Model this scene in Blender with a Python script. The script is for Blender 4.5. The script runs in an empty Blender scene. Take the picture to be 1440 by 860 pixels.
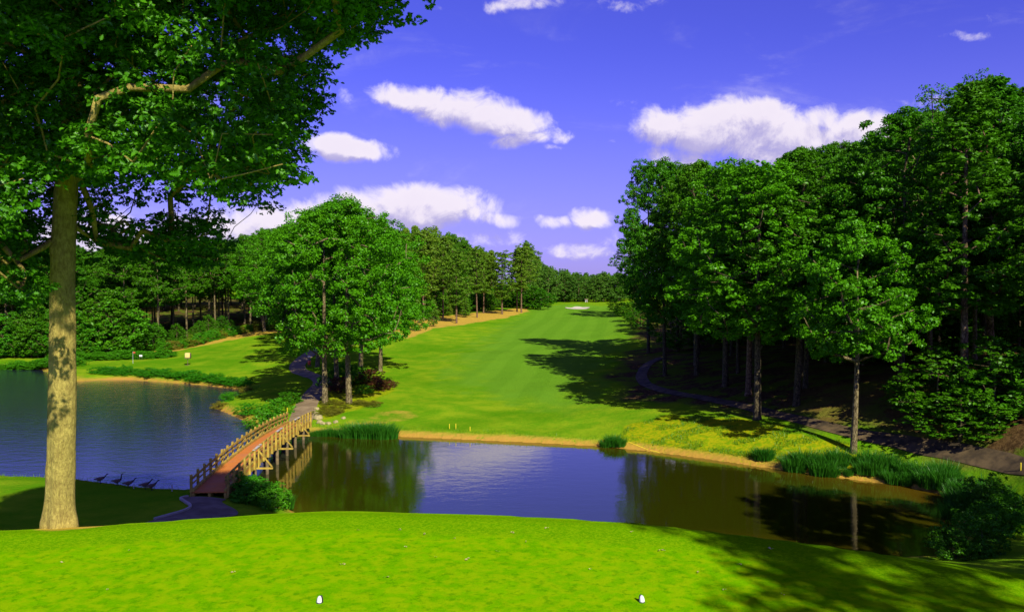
import bpy, bmesh, math, random
import numpy as np
from mathutils import Vector, Matrix

R = math.radians
sc = bpy.context.scene
col = sc.collection

# ------------------------------------------------------------------ camera
FPX = 1120.0                       # focal length in pixels of a 1440 px wide frame
CAMZ = 15.0                        # the pond's surface is z = 0
PITCH = math.atan(30.0 / FPX)
cam = bpy.data.cameras.new('camera')
cam.sensor_width = 36.0
cam.lens = 36.0 * FPX / 1440.0
cam.clip_start = 0.1
cam.clip_end = 6000.0
camo = bpy.data.objects.new('camera', cam)
col.objects.link(camo)
camo.location = (0, 0, CAMZ)
camo.rotation_euler = (R(90) - PITCH, 0, 0)
sc.camera = camo

# ------------------------------------------------------------------ sky, sun, exposure
SUN_EL = R(36.5)
LH = Vector((-0.43, 0.903)).normalized()            # horizontal travel of the sunlight
Ldir = Vector((LH.x * math.cos(SUN_EL), LH.y * math.cos(SUN_EL), -math.sin(SUN_EL)))
sun = bpy.data.lights.new('sun', 'SUN')
sun.energy = 5.0
sun.angle = R(0.5)
sun.color = (1.0, 0.93, 0.74)
suno = bpy.data.objects.new('sun', sun)
col.objects.link(suno)
suno.rotation_euler = Ldir.to_track_quat('-Z', 'Y').to_euler()

world = bpy.data.worlds.new('World')
sc.world = world
world.use_nodes = True
sc.view_settings.view_transform = 'Standard'
sc.view_settings.look = 'None'
sc.view_settings.exposure = 0.30
sc.view_settings.gamma = 1.0
sc.view_settings.use_curve_mapping = False
sc.cycles.max_bounces = 5
sc.cycles.diffuse_bounces = 1
sc.cycles.glossy_bounces = 2
sc.cycles.transmission_bounces = 3
sc.cycles.transparent_max_bounces = 4
sc.cycles.caustics_reflective = False
sc.cycles.caustics_refractive = False
sc.cycles.sample_clamp_indirect = 4.0
sc.cycles.use_denoising = True


def N(nt, kind, **kw):
    n = nt.nodes.new(kind)
    for k, v in kw.items():
        setattr(n, k, v)
    return n


def setin(nt, sock, v):
    if isinstance(v, bpy.types.NodeSocket):
        nt.links.new(v, sock)
    elif v is not None:
        sock.default_value = v


def math_(nt, op, a, b=None, c=None, clamp=False):
    n = N(nt, 'ShaderNodeMath', operation=op, use_clamp=clamp)
    for i, v in enumerate((a, b, c)):
        if v is not None:
            setin(nt, n.inputs[i], v)
    return n.outputs[0]


def vmath(nt, op, a, b=None, out=0):
    n = N(nt, 'ShaderNodeVectorMath', operation=op)
    for i, v in enumerate((a, b)):
        if v is not None:
            setin(nt, n.inputs[i], v)
    return n.outputs[out]


def mixc(nt, f, a, b, mode='MIX'):
    n = N(nt, 'ShaderNodeMix', data_type='RGBA', blend_type=mode)
    setin(nt, n.inputs[0], f)
    for i, v in ((6, a), (7, b)):
        if isinstance(v, (tuple, list)):
            v = (v[0], v[1], v[2], 1.0)
        setin(nt, n.inputs[i], v)
    return n.outputs[2]


def maprange(nt, v, a, b, c=0.0, d=1.0, smooth=True):
    n = N(nt, 'ShaderNodeMapRange', interpolation_type='SMOOTHSTEP' if smooth else 'LINEAR')
    setin(nt, n.inputs[0], v)
    for i, x in zip((1, 2, 3, 4), (a, b, c, d)):
        setin(nt, n.inputs[i], x)
    return n.outputs[0]


def noise(nt, vec, scale, detail=3.0, rough=0.55, dist=0.0, out=0):
    n = N(nt, 'ShaderNodeTexNoise')
    if vec is not None:
        nt.links.new(vec, n.inputs['Vector'])
    n.inputs['Scale'].default_value = scale
    n.inputs['Detail'].default_value = detail
    n.inputs['Roughness'].default_value = rough
    n.inputs['Distortion'].default_value = dist
    return n.outputs[out]


def build_world():
    nt = world.node_tree
    nt.nodes.clear()
    out = N(nt, 'ShaderNodeOutputWorld')
    bg = N(nt, 'ShaderNodeBackground')
    bg.inputs[1].default_value = 0.10
    sky = N(nt, 'ShaderNodeTexSky', sky_type='NISHITA')
    sky.sun_disc = False
    sky.sun_elevation = SUN_EL
    sky.sun_rotation = math.atan2(-LH.x, -LH.y)
    sky.altitude = 200
    sky.air_density = 1.0
    sky.dust_density = 0.6
    sky.ozone_density = 2.0
    skyc = mixc(nt, 1.0, sky.outputs[0], (0.43, 0.34, 1.35), 'MULTIPLY')
    tc = N(nt, 'ShaderNodeTexCoord')
    d = vmath(nt, 'NORMALIZE', tc.outputs['Generated'])
    sp = N(nt, 'ShaderNodeSeparateXYZ')
    nt.links.new(d, sp.inputs[0])
    yy = math_(nt, 'MAXIMUM', sp.outputs[1], 0.05)
    u = math_(nt, 'DIVIDE', sp.outputs[0], yy)
    v = math_(nt, 'DIVIDE', sp.outputs[2], yy)
    # the clouds: (x, y, half width, half height, tilt, strength) as directions of the sky
    B = [(585, 140, 62, 20, 8, 1), (650, 158, 80, 24, 8, 1), (718, 172, 52, 20, 10, 1), (735, 195, 58, 11, -6, .8),
         (772, 188, 30, 9, 5, .7),
         (495, 213, 52, 17, 6, 1.1), (470, 208, 26, 15, 0, .8),
         (600, 292, 88, 27, 3, 1.1), (500, 300, 100, 30, -6, .95), (390, 315, 90, 32, 0, .9), (690, 307, 44, 12, 6, .8),
         (300, 330, 140, 40, 0, .8), (120, 340, 180, 40, 0, .85), (60, 250, 120, 40, 0, .5),
         (940, 180, 62, 27, 0, 1), (1010, 183, 78, 38, 0, 1.15), (1065, 172, 62, 26, 10, 1.0), (1100, 200, 100, 34, 0, 1.0),
         (1155, 172, 28, 22, -20, .9), (1210, 180, 62, 24, -8, 1.0), (1300, 200, 120, 40, 0, .9), (960, 222, 70, 24, 0, .75),
         (780, 312, 26, 9, 8, .85), (832, 308, 36, 13, 0, .85), (815, 350, 56, 16, 3, .75), (690, 335, 60, 14, 0, .6), (860, 345, 50, 22, 0, .5),
         (730, 6, 60, 10, 0, .6), (880, 8, 60, 10, 0, .45), (640, 8, 40, 8, 0, .4), (1350, 56, 24, 8, 0, .6), (1300, 138, 50, 9, 0, .5),
         (880, 145, 36, 14, 10, .35), (483, 140, 26, 12, 30, .45), (850, 202, 12, 5, 0, .6), (1440, 30, 60, 10, 0, .25),
         (770, 205, 16, 5, 0, .5),
         (1900, 120, 200, 60, 0, 1), (-500, 100, 260, 60, 0, 1), (900, -330, 220, 80, 0, 1), (300, -500, 200, 70, 0, 1)]
    g = bpy.data.node_groups.new('cloud_cover', 'ShaderNodeTree')
    g.interface.new_socket('u', in_out='INPUT', socket_type='NodeSocketFloat')
    g.interface.new_socket('v', in_out='INPUT', socket_type='NodeSocketFloat')
    g.interface.new_socket('d', in_out='OUTPUT', socket_type='NodeSocketFloat')
    gi = N(g, 'NodeGroupInput')
    go = N(g, 'NodeGroupOutput')
    comb = N(g, 'ShaderNodeCombineXYZ')
    g.links.new(gi.outputs[0], comb.inputs[0])
    g.links.new(gi.outputs[1], comb.inputs[1])
    wob = noise(g, comb.outputs[0], 9.0, 4.0, 0.6, 0.0, 1)
    wv = vmath(g, 'MULTIPLY', vmath(g, 'SUBTRACT', wob, (0.5, 0.5, 0.5)), (0.055, 0.04, 0.0))
    pv = vmath(g, 'ADD', comb.outputs[0], wv)
    acc = None
    for (px, py, a, b, tilt, s) in B:
        m = N(g, 'ShaderNodeMapping', vector_type='TEXTURE')
        m.inputs['Location'].default_value = ((px - 720) / FPX, (400 - py) / FPX, 0)
        m.inputs['Rotation'].default_value = (0, 0, -R(tilt))
        m.inputs['Scale'].default_value = (a / FPX * 1.22, b / FPX * 1.22, 1)
        g.links.new(pv, m.inputs['Vector'])
        ln = vmath(g, 'LENGTH', m.outputs[0], out=1)
        bl = maprange(g, ln, 1.6, 0.2, 0.0, s)
        acc = bl if acc is None else math_(g, 'MAXIMUM', acc, bl)
    n1 = noise(g, comb.outputs[0], 20.0, 10.0, 0.66, 0.5)
    n2 = noise(g, comb.outputs[0], 7.0, 3.0, 0.5)
    dn = math_(g, 'ADD', acc, math_(g, 'MULTIPLY', math_(g, 'SUBTRACT', n1, 0.5), 1.45))
    dn = math_(g, 'ADD', dn, math_(g, 'MULTIPLY', math_(g, 'SUBTRACT', n2, 0.5), 0.5))
    g.links.new(dn, go.inputs[0])

    def dens(du, dv):
        n = N(nt, 'ShaderNodeGroup')
        n.node_tree = g
        nt.links.new(math_(nt, 'ADD', u, du), n.inputs[0])
        nt.links.new(math_(nt, 'ADD', v, dv), n.inputs[1])
        return n.outputs[0]
    d0 = dens(0.0, 0.0)
    d1 = dens(0.008, 0.018)
    mask = maprange(nt, d0, 0.33, 0.88)
    cz = N(nt, 'ShaderNodeCombineXYZ')
    nt.links.new(math_(nt, 'MULTIPLY', u, 2.2), cz.inputs[0])
    nt.links.new(math_(nt, 'MULTIPLY', v, 7.0), cz.inputs[1])
    wisp = maprange(nt, noise(nt, cz.outputs[0], 2.0, 7.0, 0.62, 0.6), 0.52, 0.82, 0, 0.30)
    mask = math_(nt, 'MAXIMUM', mask, wisp)
    shade = math_(nt, 'SUBTRACT', d0, d1)
    lit = maprange(nt, shade, -0.26, 0.30)
    cc = mixc(nt, lit, (3.4, 3.1, 5.8), (8.0, 7.3, 7.9))
    thin = maprange(nt, d0, 0.5, 1.3)
    cc = mixc(nt, math_(nt, 'MULTIPLY', thin, 0.35), cc, (6.8, 6.1, 7.2))
    mask = math_(nt, 'MULTIPLY', mask, maprange(nt, sp.outputs[1], 0.06, 0.2))
    mask = math_(nt, 'MULTIPLY', mask, 0.94)
    # thin veil low over the horizon
    veil = math_(nt, 'MULTIPLY', maprange(nt, sp.outputs[2], 0.30, -0.04), 0.45)
    skyc = mixc(nt, veil, skyc, (3.6, 3.3, 6.6))
    fin = mixc(nt, mask, skyc, cc)
    nt.links.new(fin, bg.inputs[0])
    nt.links.new(bg.outputs[0], out.inputs[0])
    world.cycles.sampling_method = 'MANUAL'
    world.cycles.sample_map_resolution = 512


build_world()

# ------------------------------------------------------------------ helpers
LEFTS = 'first second third fourth fifth sixth seventh eighth ninth tenth eleventh twelfth thirteenth fourteenth fifteenth sixteenth seventeenth eighteenth nineteenth twentieth'.split()
LEFTS += ['twenty-' + w_ for w_ in LEFTS[:9]] + ['thirtieth'] + ['thirty-' + w_ for w_ in LEFTS[:9]]


def ray(px, py):
    a = (px - 720.0) / FPX
    b = (430.0 - py) / FPX
    c, s = math.cos(PITCH), math.sin(PITCH)
    return Vector((a, c + b * s, -s + b * c))


def P(px, py, z):
    d = ray(px, py)
    t = (z - CAMZ) / d.z
    return Vector((d.x * t, d.y * t, z))


def PD(px, py, dist):
    d = ray(px, py)
    t = dist / d.y
    return Vector((d.x * t, dist, CAMZ + d.z * t))


def tag(o, label=None, cat=None, group=None, kind=None):
    if label: o['label'] = label
    if cat: o['category'] = cat
    if group: o['group'] = group
    if kind: o['kind'] = kind
    return o


def empty(name, loc=(0, 0, 0), rz=0.0):
    o = bpy.data.objects.new(name, None)
    o.empty_display_size = 0.3
    o.location = loc
    o.rotation_euler = (0, 0, rz)
    col.objects.link(o)
    return o


def link(name, me, mat=None, parent=None):
    o = bpy.data.objects.new(name, me)
    col.objects.link(o)
    if mat is not None:
        me.materials.clear()
        me.materials.append(mat)
    if parent is not None:
        o.parent = parent
    return o


def copy_tree(root, loc, rz=0.0, scale=None):
    r = root.copy()
    col.objects.link(r)
    r.location = loc
    r.rotation_euler = (0, 0, rz)
    if scale is not None:
        r.scale = scale if isinstance(scale, (tuple, list)) else (scale,) * 3
    for ch in list(root.children):
        c = ch.copy()
        col.objects.link(c)
        c.parent = r
        for gch in ch.children:
            d = gch.copy()
            col.objects.link(d)
            d.parent = c
    return r


def np_mesh(name, verts, loops, sizes, smooth=False):
    """verts (n,3); loops flat index array; sizes per face"""
    me = bpy.data.meshes.new(name)
    verts = np.ascontiguousarray(verts, dtype=np.float32)
    loops = np.ascontiguousarray(loops, dtype=np.int32)
    sizes = np.asarray(sizes, dtype=np.int32)
    me.vertices.add(len(verts))
    me.vertices.foreach_set('co', verts.ravel())
    me.loops.add(len(loops))
    me.loops.foreach_set('vertex_index', loops)
    me.polygons.add(len(sizes))
    starts = np.concatenate(([0], np.cumsum(sizes)[:-1])).astype(np.int32)
    me.polygons.foreach_set('loop_start', starts)
    me.polygons.foreach_set('loop_total', sizes)
    if smooth:
        me.polygons.foreach_set('use_smooth', np.ones(len(sizes), dtype=bool))
    me.update(calc_edges=True)
    me.validate()
    return me


class MB:
    """collects simple shapes into one mesh"""
    def __init__(self):
        self.v = []
        self.f = []

    def add(self, vs, fs):
        n = len(self.v)
        self.v += [tuple(p) for p in vs]
        self.f += [tuple(i + n for i in f) for f in fs]

    def box(self, c, s, M=None):
        x, y, z = s[0] / 2, s[1] / 2, s[2] / 2
        vs = [Vector((a * x, b * y, d * z)) for a in (-1, 1) for b in (-1, 1) for d in (-1, 1)]
        if M is not None:
            vs = [M @ p for p in vs]
        vs = [p + Vector(c) for p in vs]
        self.add(vs, [(0, 1, 3, 2), (4, 6, 7, 5), (0, 4, 5, 1), (2, 3, 7, 6), (0, 2, 6, 4), (1, 5, 7, 3)])

    def bar(self, a, b, w, h, up=(0, 0, 1)):
        a, b = Vector(a), Vector(b)
        d = b - a
        L = d.length
        d.normalize()
        side = d.cross(Vector(up))
        if side.length < 1e-4:
            side = Vector((1, 0, 0))
        side.normalize()
        u = side.cross(d)
        M = Matrix((side, d, u)).transposed()
        self.box((a + b) / 2, (w, L, h), M)

    def tube(self, pts, radii, n=10, cap=True):
        rings = []
        prev = None
        for i, p in enumerate(pts):
            p = Vector(p)
            if i == 0: d = Vector(pts[1]) - p
            elif i == len(pts) - 1: d = p - Vector(pts[i - 1])
            else: d = Vector(pts[i + 1]) - Vector(pts[i - 1])
            d.normalize()
            a = Vector((1, 0, 0)) if prev is None else prev
            s = a - d * a.dot(d)
            if s.length < 1e-3:
                s = Vector((0, 1, 0)) - d * d.y
            s.normalize()
            prev = s
            t = d.cross(s)
            rings.append([p + (s * math.cos(k * 2 * math.pi / n) + t * math.sin(k * 2 * math.pi / n)) * radii[i] for k in range(n)])
        vs = [q for r in rings for q in r]
        fs = []
        for i in range(len(rings) - 1):
            for k in range(n):
                k2 = (k + 1) % n
                fs.append((i * n + k, i * n + k2, (i + 1) * n + k2, (i + 1) * n + k))
        if cap:
            fs.append(tuple(reversed(range(n))))
            fs.append(tuple((len(rings) - 1) * n + k for k in range(n)))
        self.add(vs, fs)

    def build(self, name, mat, parent=None, smooth=False, bevel=0.0):
        me = bpy.data.meshes.new(name)
        me.from_pydata([tuple(p) for p in self.v], [], self.f)
        bm = bmesh.new()
        bm.from_mesh(me)
        bmesh.ops.recalc_face_normals(bm, faces=bm.faces)
        bm.to_mesh(me)
        bm.free()
        if smooth:
            for p in me.polygons: p.use_smooth = True
        o = link(name, me, mat, parent)
        if bevel:
            b = o.modifiers.new('bevel', 'BEVEL')
            b.width = bevel
            b.segments = 2
        return o

# ------------------------------------------------------------------ materials


def new_mat(name):
    m = bpy.data.materials.new(name)
    m.use_nodes = True
    nt = m.node_tree
    nt.nodes.clear()
    out = N(nt, 'ShaderNodeOutputMaterial')
    return m, nt, out


def simple(name, c1, c2, scale=4.0, rough=0.8, bump=0.0, spec=0.3, obj=True, metal=0.0):
    m, nt, out = new_mat(name)
    b = N(nt, 'ShaderNodeBsdfPrincipled')
    tc = N(nt, 'ShaderNodeTexCoord')
    v = tc.outputs['Object']
    n = noise(nt, v, scale, 4.0, 0.6)
    c = mixc(nt, maprange(nt, n, 0.32, 0.68), c1, c2)
    nt.links.new(c, b.inputs['Base Color'])
    b.inputs['Roughness'].default_value = rough
    b.inputs['Metallic'].default_value = metal
    b.inputs['Specular IOR Level'].default_value = spec
    if bump:
        bp = N(nt, 'ShaderNodeBump')
        bp.inputs['Strength'].default_value = bump
        bp.inputs['Distance'].default_value = 0.03
        nt.links.new(noise(nt, v, scale * 5, 5.0, 0.6), bp.inputs['Height'])
        nt.links.new(bp.outputs[0], b.inputs['Normal'])
    nt.links.new(b.outputs[0], out.inputs[0])
    return m


def leaf_mat(name, ca, cb, cc, trans=0.30, gloss=0.06, tint=0.35, grough=0.4):
    """ca, cb: two greens mixed leaf by leaf; cc: the colour whole trees lean to"""
    m, nt, out = new_mat(name)
    geo = N(nt, 'ShaderNodeNewGeometry')
    oi = N(nt, 'ShaderNodeObjectInfo')
    tc = N(nt, 'ShaderNodeTexCoord')
    c = mixc(nt, geo.outputs['Random Per Island'], ca, cb)
    c = mixc(nt, math_(nt, 'MULTIPLY', oi.outputs['Random'], tint), c, cc)
    n = noise(nt, tc.outputs['Object'], 0.35, 2.0)
    c = mixc(nt, maprange(nt, n, 0.3, 0.7, 0.0, 0.35), c, cb)
    di = N(nt, 'ShaderNodeBsdfDiffuse')
    tr = N(nt, 'ShaderNodeBsdfTranslucent')
    gl = N(nt, 'ShaderNodeBsdfGlossy')
    gl.inputs['Roughness'].default_value = grough
    gl.inputs['Color'].default_value = (0.75, 0.85, 0.7, 1)
    nt.links.new(c, di.inputs[0])
    ct = mixc(nt, 1.0, c, (1.15, 1.25, 0.35), 'MULTIPLY')
    nt.links.new(ct, tr.inputs[0])
    m1 = N(nt, 'ShaderNodeMixShader')
    m1.inputs[0].default_value = trans
    nt.links.new(di.outputs[0], m1.inputs[1])
    nt.links.new(tr.outputs[0], m1.inputs[2])
    m2 = N(nt, 'ShaderNodeMixShader')
    m2.inputs[0].default_value = gloss
    nt.links.new(m1.outputs[0], m2.inputs[1])
    nt.links.new(gl.outputs[0], m2.inputs[2])
    nt.links.new(m2.outputs[0], out.inputs[0])
    return m


def bark_mat(name, c1, c2, scale=1.0, bump=0.6, crk=1.0):
    m, nt, out = new_mat(name)
    b = N(nt, 'ShaderNodeBsdfPrincipled')
    tc = N(nt, 'ShaderNodeTexCoord')
    mp = N(nt, 'ShaderNodeMapping')
    mp.inputs['Scale'].default_value = (8 * scale, 8 * scale, 3.6 * scale)
    nt.links.new(tc.outputs['Object'], mp.inputs[0])
    n = noise(nt, mp.outputs[0], 1.6, 6.0, 0.65, 0.4)
    vo = N(nt, 'ShaderNodeTexVoronoi', feature='DISTANCE_TO_EDGE')
    vo.inputs['Scale'].default_value = 1.7
    vv = vmath(nt, 'ADD', mp.outputs[0], vmath(nt, 'MULTIPLY', noise(nt, mp.outputs[0], 1.2, 4.0, 0.6, 0, 1), (1.2, 1.2, 1.2)))
    nt.links.new(vv, vo.inputs['Vector'])
    crack = maprange(nt, vo.outputs['Distance'], 0.0, 0.16)
    c = mixc(nt, maprange(nt, n, 0.3, 0.7), c1, c2)
    blot = noise(nt, tc.outputs['Object'], 1.3 * scale, 3.0)
    c = mixc(nt, maprange(nt, blot, 0.52, 0.72, 0, 0.5), c, tuple(min(1, x * 1.35) for x in c2))
    fl = noise(nt, mp.outputs[0], 5.0, 5.0, 0.75)
    c = mixc(nt, maprange(nt, fl, 0.56, 0.66, 0, .75), c, tuple(x * 0.35 for x in c1))
    c = mixc(nt, maprange(nt, crack, 0, 1, 1 - crk, 1), tuple(x * 0.45 for x in c1), c)
    nt.links.new(c, b.inputs['Base Color'])
    b.inputs['Roughness'].default_value = 0.9
    b.inputs['Specular IOR Level'].default_value = 0.15
    bp = N(nt, 'ShaderNodeBump')
    bp.inputs['Strength'].default_value = bump
    bp.inputs['Distance'].default_value = 0.02
    nt.links.new(math_(nt, 'ADD', math_(nt, 'MULTIPLY', crack, crk), math_(nt, 'SUBTRACT', n, math_(nt, 'MULTIPLY', fl, .6))), bp.inputs['Height'])
    nt.links.new(bp.outputs[0], b.inputs['Normal'])
    nt.links.new(b.outputs[0], out.inputs[0])
    return m


M = {}
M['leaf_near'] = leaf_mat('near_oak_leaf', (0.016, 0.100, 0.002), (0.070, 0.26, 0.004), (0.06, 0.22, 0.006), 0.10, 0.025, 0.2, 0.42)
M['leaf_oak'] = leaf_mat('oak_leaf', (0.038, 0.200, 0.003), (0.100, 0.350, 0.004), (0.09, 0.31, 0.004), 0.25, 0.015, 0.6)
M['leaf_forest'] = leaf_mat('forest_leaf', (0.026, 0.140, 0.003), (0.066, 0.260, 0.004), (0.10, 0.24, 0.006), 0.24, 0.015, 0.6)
M['leaf_pine'] = leaf_mat('pine_needles', (0.045, 0.175, 0.008), (0.13, 0.32, 0.015), (0.20, 0.30, 0.018), 0.2, 0.015, 0.8)
M['leaf_far'] = leaf_mat('far_leaf', (0.045, 0.150, 0.014), (0.095, 0.230, 0.022), (0.12, 0.26, 0.02), 0.2, 0.01, 0.8)
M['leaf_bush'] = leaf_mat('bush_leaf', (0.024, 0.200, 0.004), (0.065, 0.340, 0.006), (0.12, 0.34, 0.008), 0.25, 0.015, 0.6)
M['leaf_red'] = leaf_mat('bronze_leaf', (0.070, 0.020, 0.010), (0.110, 0.040, 0.012), (0.12, 0.05, 0.012), 0.15, 0.03, 0.6)
M['leaf_olive'] = leaf_mat('olive_leaf', (0.12, 0.17, 0.012), (0.24, 0.24, 0.018), (0.26, 0.23, 0.02), 0.25, 0.02, 0.6)
M['reed'] = leaf_mat('reed_blade', (0.012, 0.110, 0.006), (0.035, 0.190, 0.008), (0.05, 0.19, 0.01), 0.25, 0.02, 0.5)
M['blade'] = leaf_mat('grass_blade', (0.060, 0.230, 0.006), (0.20, 0.36, 0.010), (0.2, 0.35, 0.01), 0.3, 0.02, 0.3)
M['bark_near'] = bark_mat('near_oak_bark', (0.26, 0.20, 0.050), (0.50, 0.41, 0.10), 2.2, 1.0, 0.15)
M['bark'] = bark_mat('oak_bark', (0.13, 0.10, 0.045), (0.30, 0.25, 0.12), 0.35, 0.6)
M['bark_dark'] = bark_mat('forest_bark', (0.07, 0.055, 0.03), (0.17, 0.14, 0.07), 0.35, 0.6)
M['bark_pine'] = bark_mat('pine_bark', (0.16, 0.09, 0.05), (0.30, 0.20, 0.12), 0.35, 0.6)

# ------------------------------------------------------------------ terrain
WATER_PX = [(-420, 668), (-200, 668), (0, 674), (60, 676), (120, 680), (160, 685), (200, 690), (232, 693), (262, 694), (300, 688), (345, 690),
            (385, 704), (412, 722), (440, 742), (520, 756), (640, 760), (760, 762), (900, 764), (1040, 768), (1160, 776), (1250, 790),
            (1310, 788), (1345, 765), (1352, 735), (1346, 712), (1325, 694), (1270, 682), (1200, 673), (1100, 660), (1000, 645), (900, 632),
            (850, 627), (760, 622), (650, 617), (560, 613), (500, 610), (440, 609), (400, 607), (365, 603), (345, 590), (318, 578), (300, 572), (322, 563), (345, 553),
            (340, 547), (290, 541), (235, 537), (180, 533), (140, 534), (105, 536), (85, 530), (62, 519), (0, 516), (-150, 512), (-420, 505)]
WATER = np.array([tuple(P(x, y, 0.0))[:2] for x, y in WATER_PX])
TEE_Z = 11.8
TEE = np.array([tuple(P(x, y, TEE_Z))[:2] for x, y in
                [(-250, 750), (-100, 746), (0, 742), (60, 740), (120, 737), (250, 728), (350, 721), (430, 716), (500, 716), (600, 718), (760, 724), (900, 733), (1000, 744),
                 (1150, 762), (1300, 784), (1440, 803)]] + [(7.5, 7.2), (10.5, 4), (13, -2), (14, -30), (-30, -30), (-24, -2), (-16, 6)])


def sdist(pts, poly):
    """signed distance to polygon, negative inside"""
    n = len(poly)
    best = np.full(len(pts), 1e18)
    inside = np.zeros(len(pts), dtype=bool)
    x, y = pts[:, 0], pts[:, 1]
    for i in range(n):
        a = poly[i]
        b = poly[(i + 1) % n]
        ab = b - a
        ap = pts - a
        t = np.clip((ap @ ab) / (ab @ ab + 1e-12), 0, 1)
        d = ap - t[:, None] * ab
        best = np.minimum(best, (d * d).sum(1))
        c = ((a[1] > y) != (b[1] > y)) & (x < (b[0] - a[0]) * (y - a[1]) / (b[1] - a[1] + 1e-12) + a[0])
        inside ^= c
    dist = np.sqrt(best)
    return np.where(inside, -dist, dist)


CTRL_PX = [  # fairway
    (480, 598, .7), (560, 600, .7), (660, 603, .6), (760, 606, .6), (840, 610, .6), (600, 560, 1.3), (720, 560, 1.3), (820, 570, 1.3),
    (560, 530, 1.7), (680, 530, 1.8), (800, 530, 2.0), (860, 545, 2.2), (560, 500, 2.4), (680, 500, 2.6), (800, 500, 2.8), (880, 500, 3.2),
    (600, 480, 3.3), (720, 480, 3.2), (850, 480, 3.5), (600, 462, 4.6), (660, 460, 4.2), (760, 460, 4.2), (870, 460, 4.6),
    (650, 450, 5.2), (710, 442, 5.9), (760, 445, 5.2), (860, 445, 5.6), (740, 434, 6.5), (812, 434, 6.1), (880, 436, 6.3), (760, 428, 6.6), (840, 427.5, 6.7),
    # centre group of oaks, far end of the bridge, far path
    (418, 588, 1.2), (440, 570, 1.4), (490, 566, 1.5), (457, 567, 1.5), (475, 545, 1.8), (535, 522, 1.9), (507, 522, 2.0), (445, 548, 1.6),
    (420, 520, 1.9), (430, 500, 2.6), (445, 485, 3.2), (500, 480, 3.2), (395, 580, 1.0), (370, 572, .9), (390, 550, 1.3), (350, 535, 0.9),
    # left green and its rise
    (150, 520, .8), (250, 520, 1.0), (320, 520, 1.2), (380, 520, 1.5), (200, 505, 1.1), (264, 511, 1.4), (300, 495, 2.0), (360, 495, 2.4), (300, 480, 2.8),
    (360, 475, 3.3), (400, 468, 4.0), (240, 492, 1.6), (320, 468, 3.8), (222, 487, 2.0), (262, 475, 2.8), (322, 462, 4.2), (400, 455, 4.8), (480, 455, 4.8), (560, 455, 5.0),
    (0, 508, .7), (60, 508, .7), (100, 506, .8), (0, 498, 1.2), (100, 497, 1.3), (-200, 500, 1.0), (-200, 490, 2.0),
    # right bank, path, wood floor
    (900, 615, 1.0), (1000, 625, 1.2), (1100, 640, 1.1), (1200, 650, 1.0), (1300, 665, .9), (1380, 690, .8), (1430, 690, 1.0),
    (930, 590, 1.8), (1000, 600, 1.8), (1100, 612, 1.8), (1200, 632, 1.5), (1300, 633, 2.0), (1440, 660, 1.8), (1080, 588, 2.3), (1000, 574, 2.4), (940, 562, 2.4), (905, 545, 2.5),
    (895, 530, 2.7), (905, 505, 3.3), (915, 485, 4.0), (905, 468, 4.8), (1000, 540, 3.3), (1100, 550, 4.0), (1200, 560, 4.5), (1300, 570, 4.8), (1440, 590, 5.0),
    (1000, 510, 4.2), (1100, 510, 5.5), (1250, 510, 6.8), (1440, 520, 7.5), (1600, 600, 6), (1400, 740, 1.2), (1500, 720, 1.8), (1440, 780, 1.9),
    # near bank, under the tee
    (300, 705, 1.35), (250, 715, 1.5), (330, 715, 1.5), (150, 705, 1.2), (50, 700, 1.1), (-100, 690, 1.0), (60, 730, 1.6), (200, 735, 1.7), (380, 725, 1.2), (-300, 720, 1.6)]
CTRL = [tuple(P(x, y, z)) for x, y, z in CTRL_PX]
CTRL += [(-150, 260, 8), (-80, 260, 7), (-40, 290, 7), (-250, 200, 5), (-260, 60, 3), (-150, 30, 4), (100, 100, 9), (140, 200, 12), (60, 200, 8), (90, 300, 10), (20, 420, 6.5), (60, 420, 7.5), (-60, 400, 7.5),
         (-200, 420, 9), (200, 420, 13), (0, 700, 6), (400, 700, 10), (-400, 700, 9), (70, 50, 4.5), (110, 40, 6), (45, 25, 4), (200, 0, 6), (-40, 36, 2.2), (0, 40, 1.0), (20, 38, 1.2), (30, 40, 1.6),
         (-70, 45, 2.0), (-400, 200, 8)]
CT = np.array(CTRL)
S0 = 100.0


def tps_fit(C, lam=0.004):
    xy = C[:, :2] / S0
    n = len(xy)
    d = np.sqrt(((xy[:, None] - xy[None]) ** 2).sum(2))
    K = d * d * np.log(d + 1e-9) + lam * np.eye(n)
    Q = np.hstack([np.ones((n, 1)), xy])
    A = np.block([[K, Q], [Q.T, np.zeros((3, 3))]])
    return np.linalg.solve(A, np.concatenate([C[:, 2], np.zeros(3)])), xy


W_, XY_ = tps_fit(CT)


def tps(pts):
    res = np.zeros(len(pts))
    for i in range(0, len(pts), 20000):
        q = pts[i:i + 20000] / S0
        d = np.sqrt(((q[:, None] - XY_[None]) ** 2).sum(2))
        res[i:i + 20000] = (d * d * np.log(d + 1e-9)) @ W_[:-3] + W_[-3] + q @ W_[-2:]
    return res


def sstep(a, b, x):
    t = np.clip((x - a) / (b - a), 0, 1)
    return t * t * (3 - 2 * t)


def vnoise(x, y, seed=0):
    xi = np.floor(x).astype(np.int64)
    yi = np.floor(y).astype(np.int64)
    xf, yf = x - xi, y - yi
    xf = xf * xf * (3 - 2 * xf)
    yf = yf * yf * (3 - 2 * yf)

    def h(i, j):
        n = (i * 374761393 + j * 668265263 + seed * 974634777) & 0xffffffff
        n = ((n ^ (n >> 13)) * 1274126177) & 0xffffffff
        return ((n ^ (n >> 16)) & 0xffff) / 65535.0
    return (h(xi, yi) * (1 - xf) + h(xi + 1, yi) * xf) * (1 - yf) + (h(xi, yi + 1) * (1 - xf) + h(xi + 1, yi + 1) * xf) * yf


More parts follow.
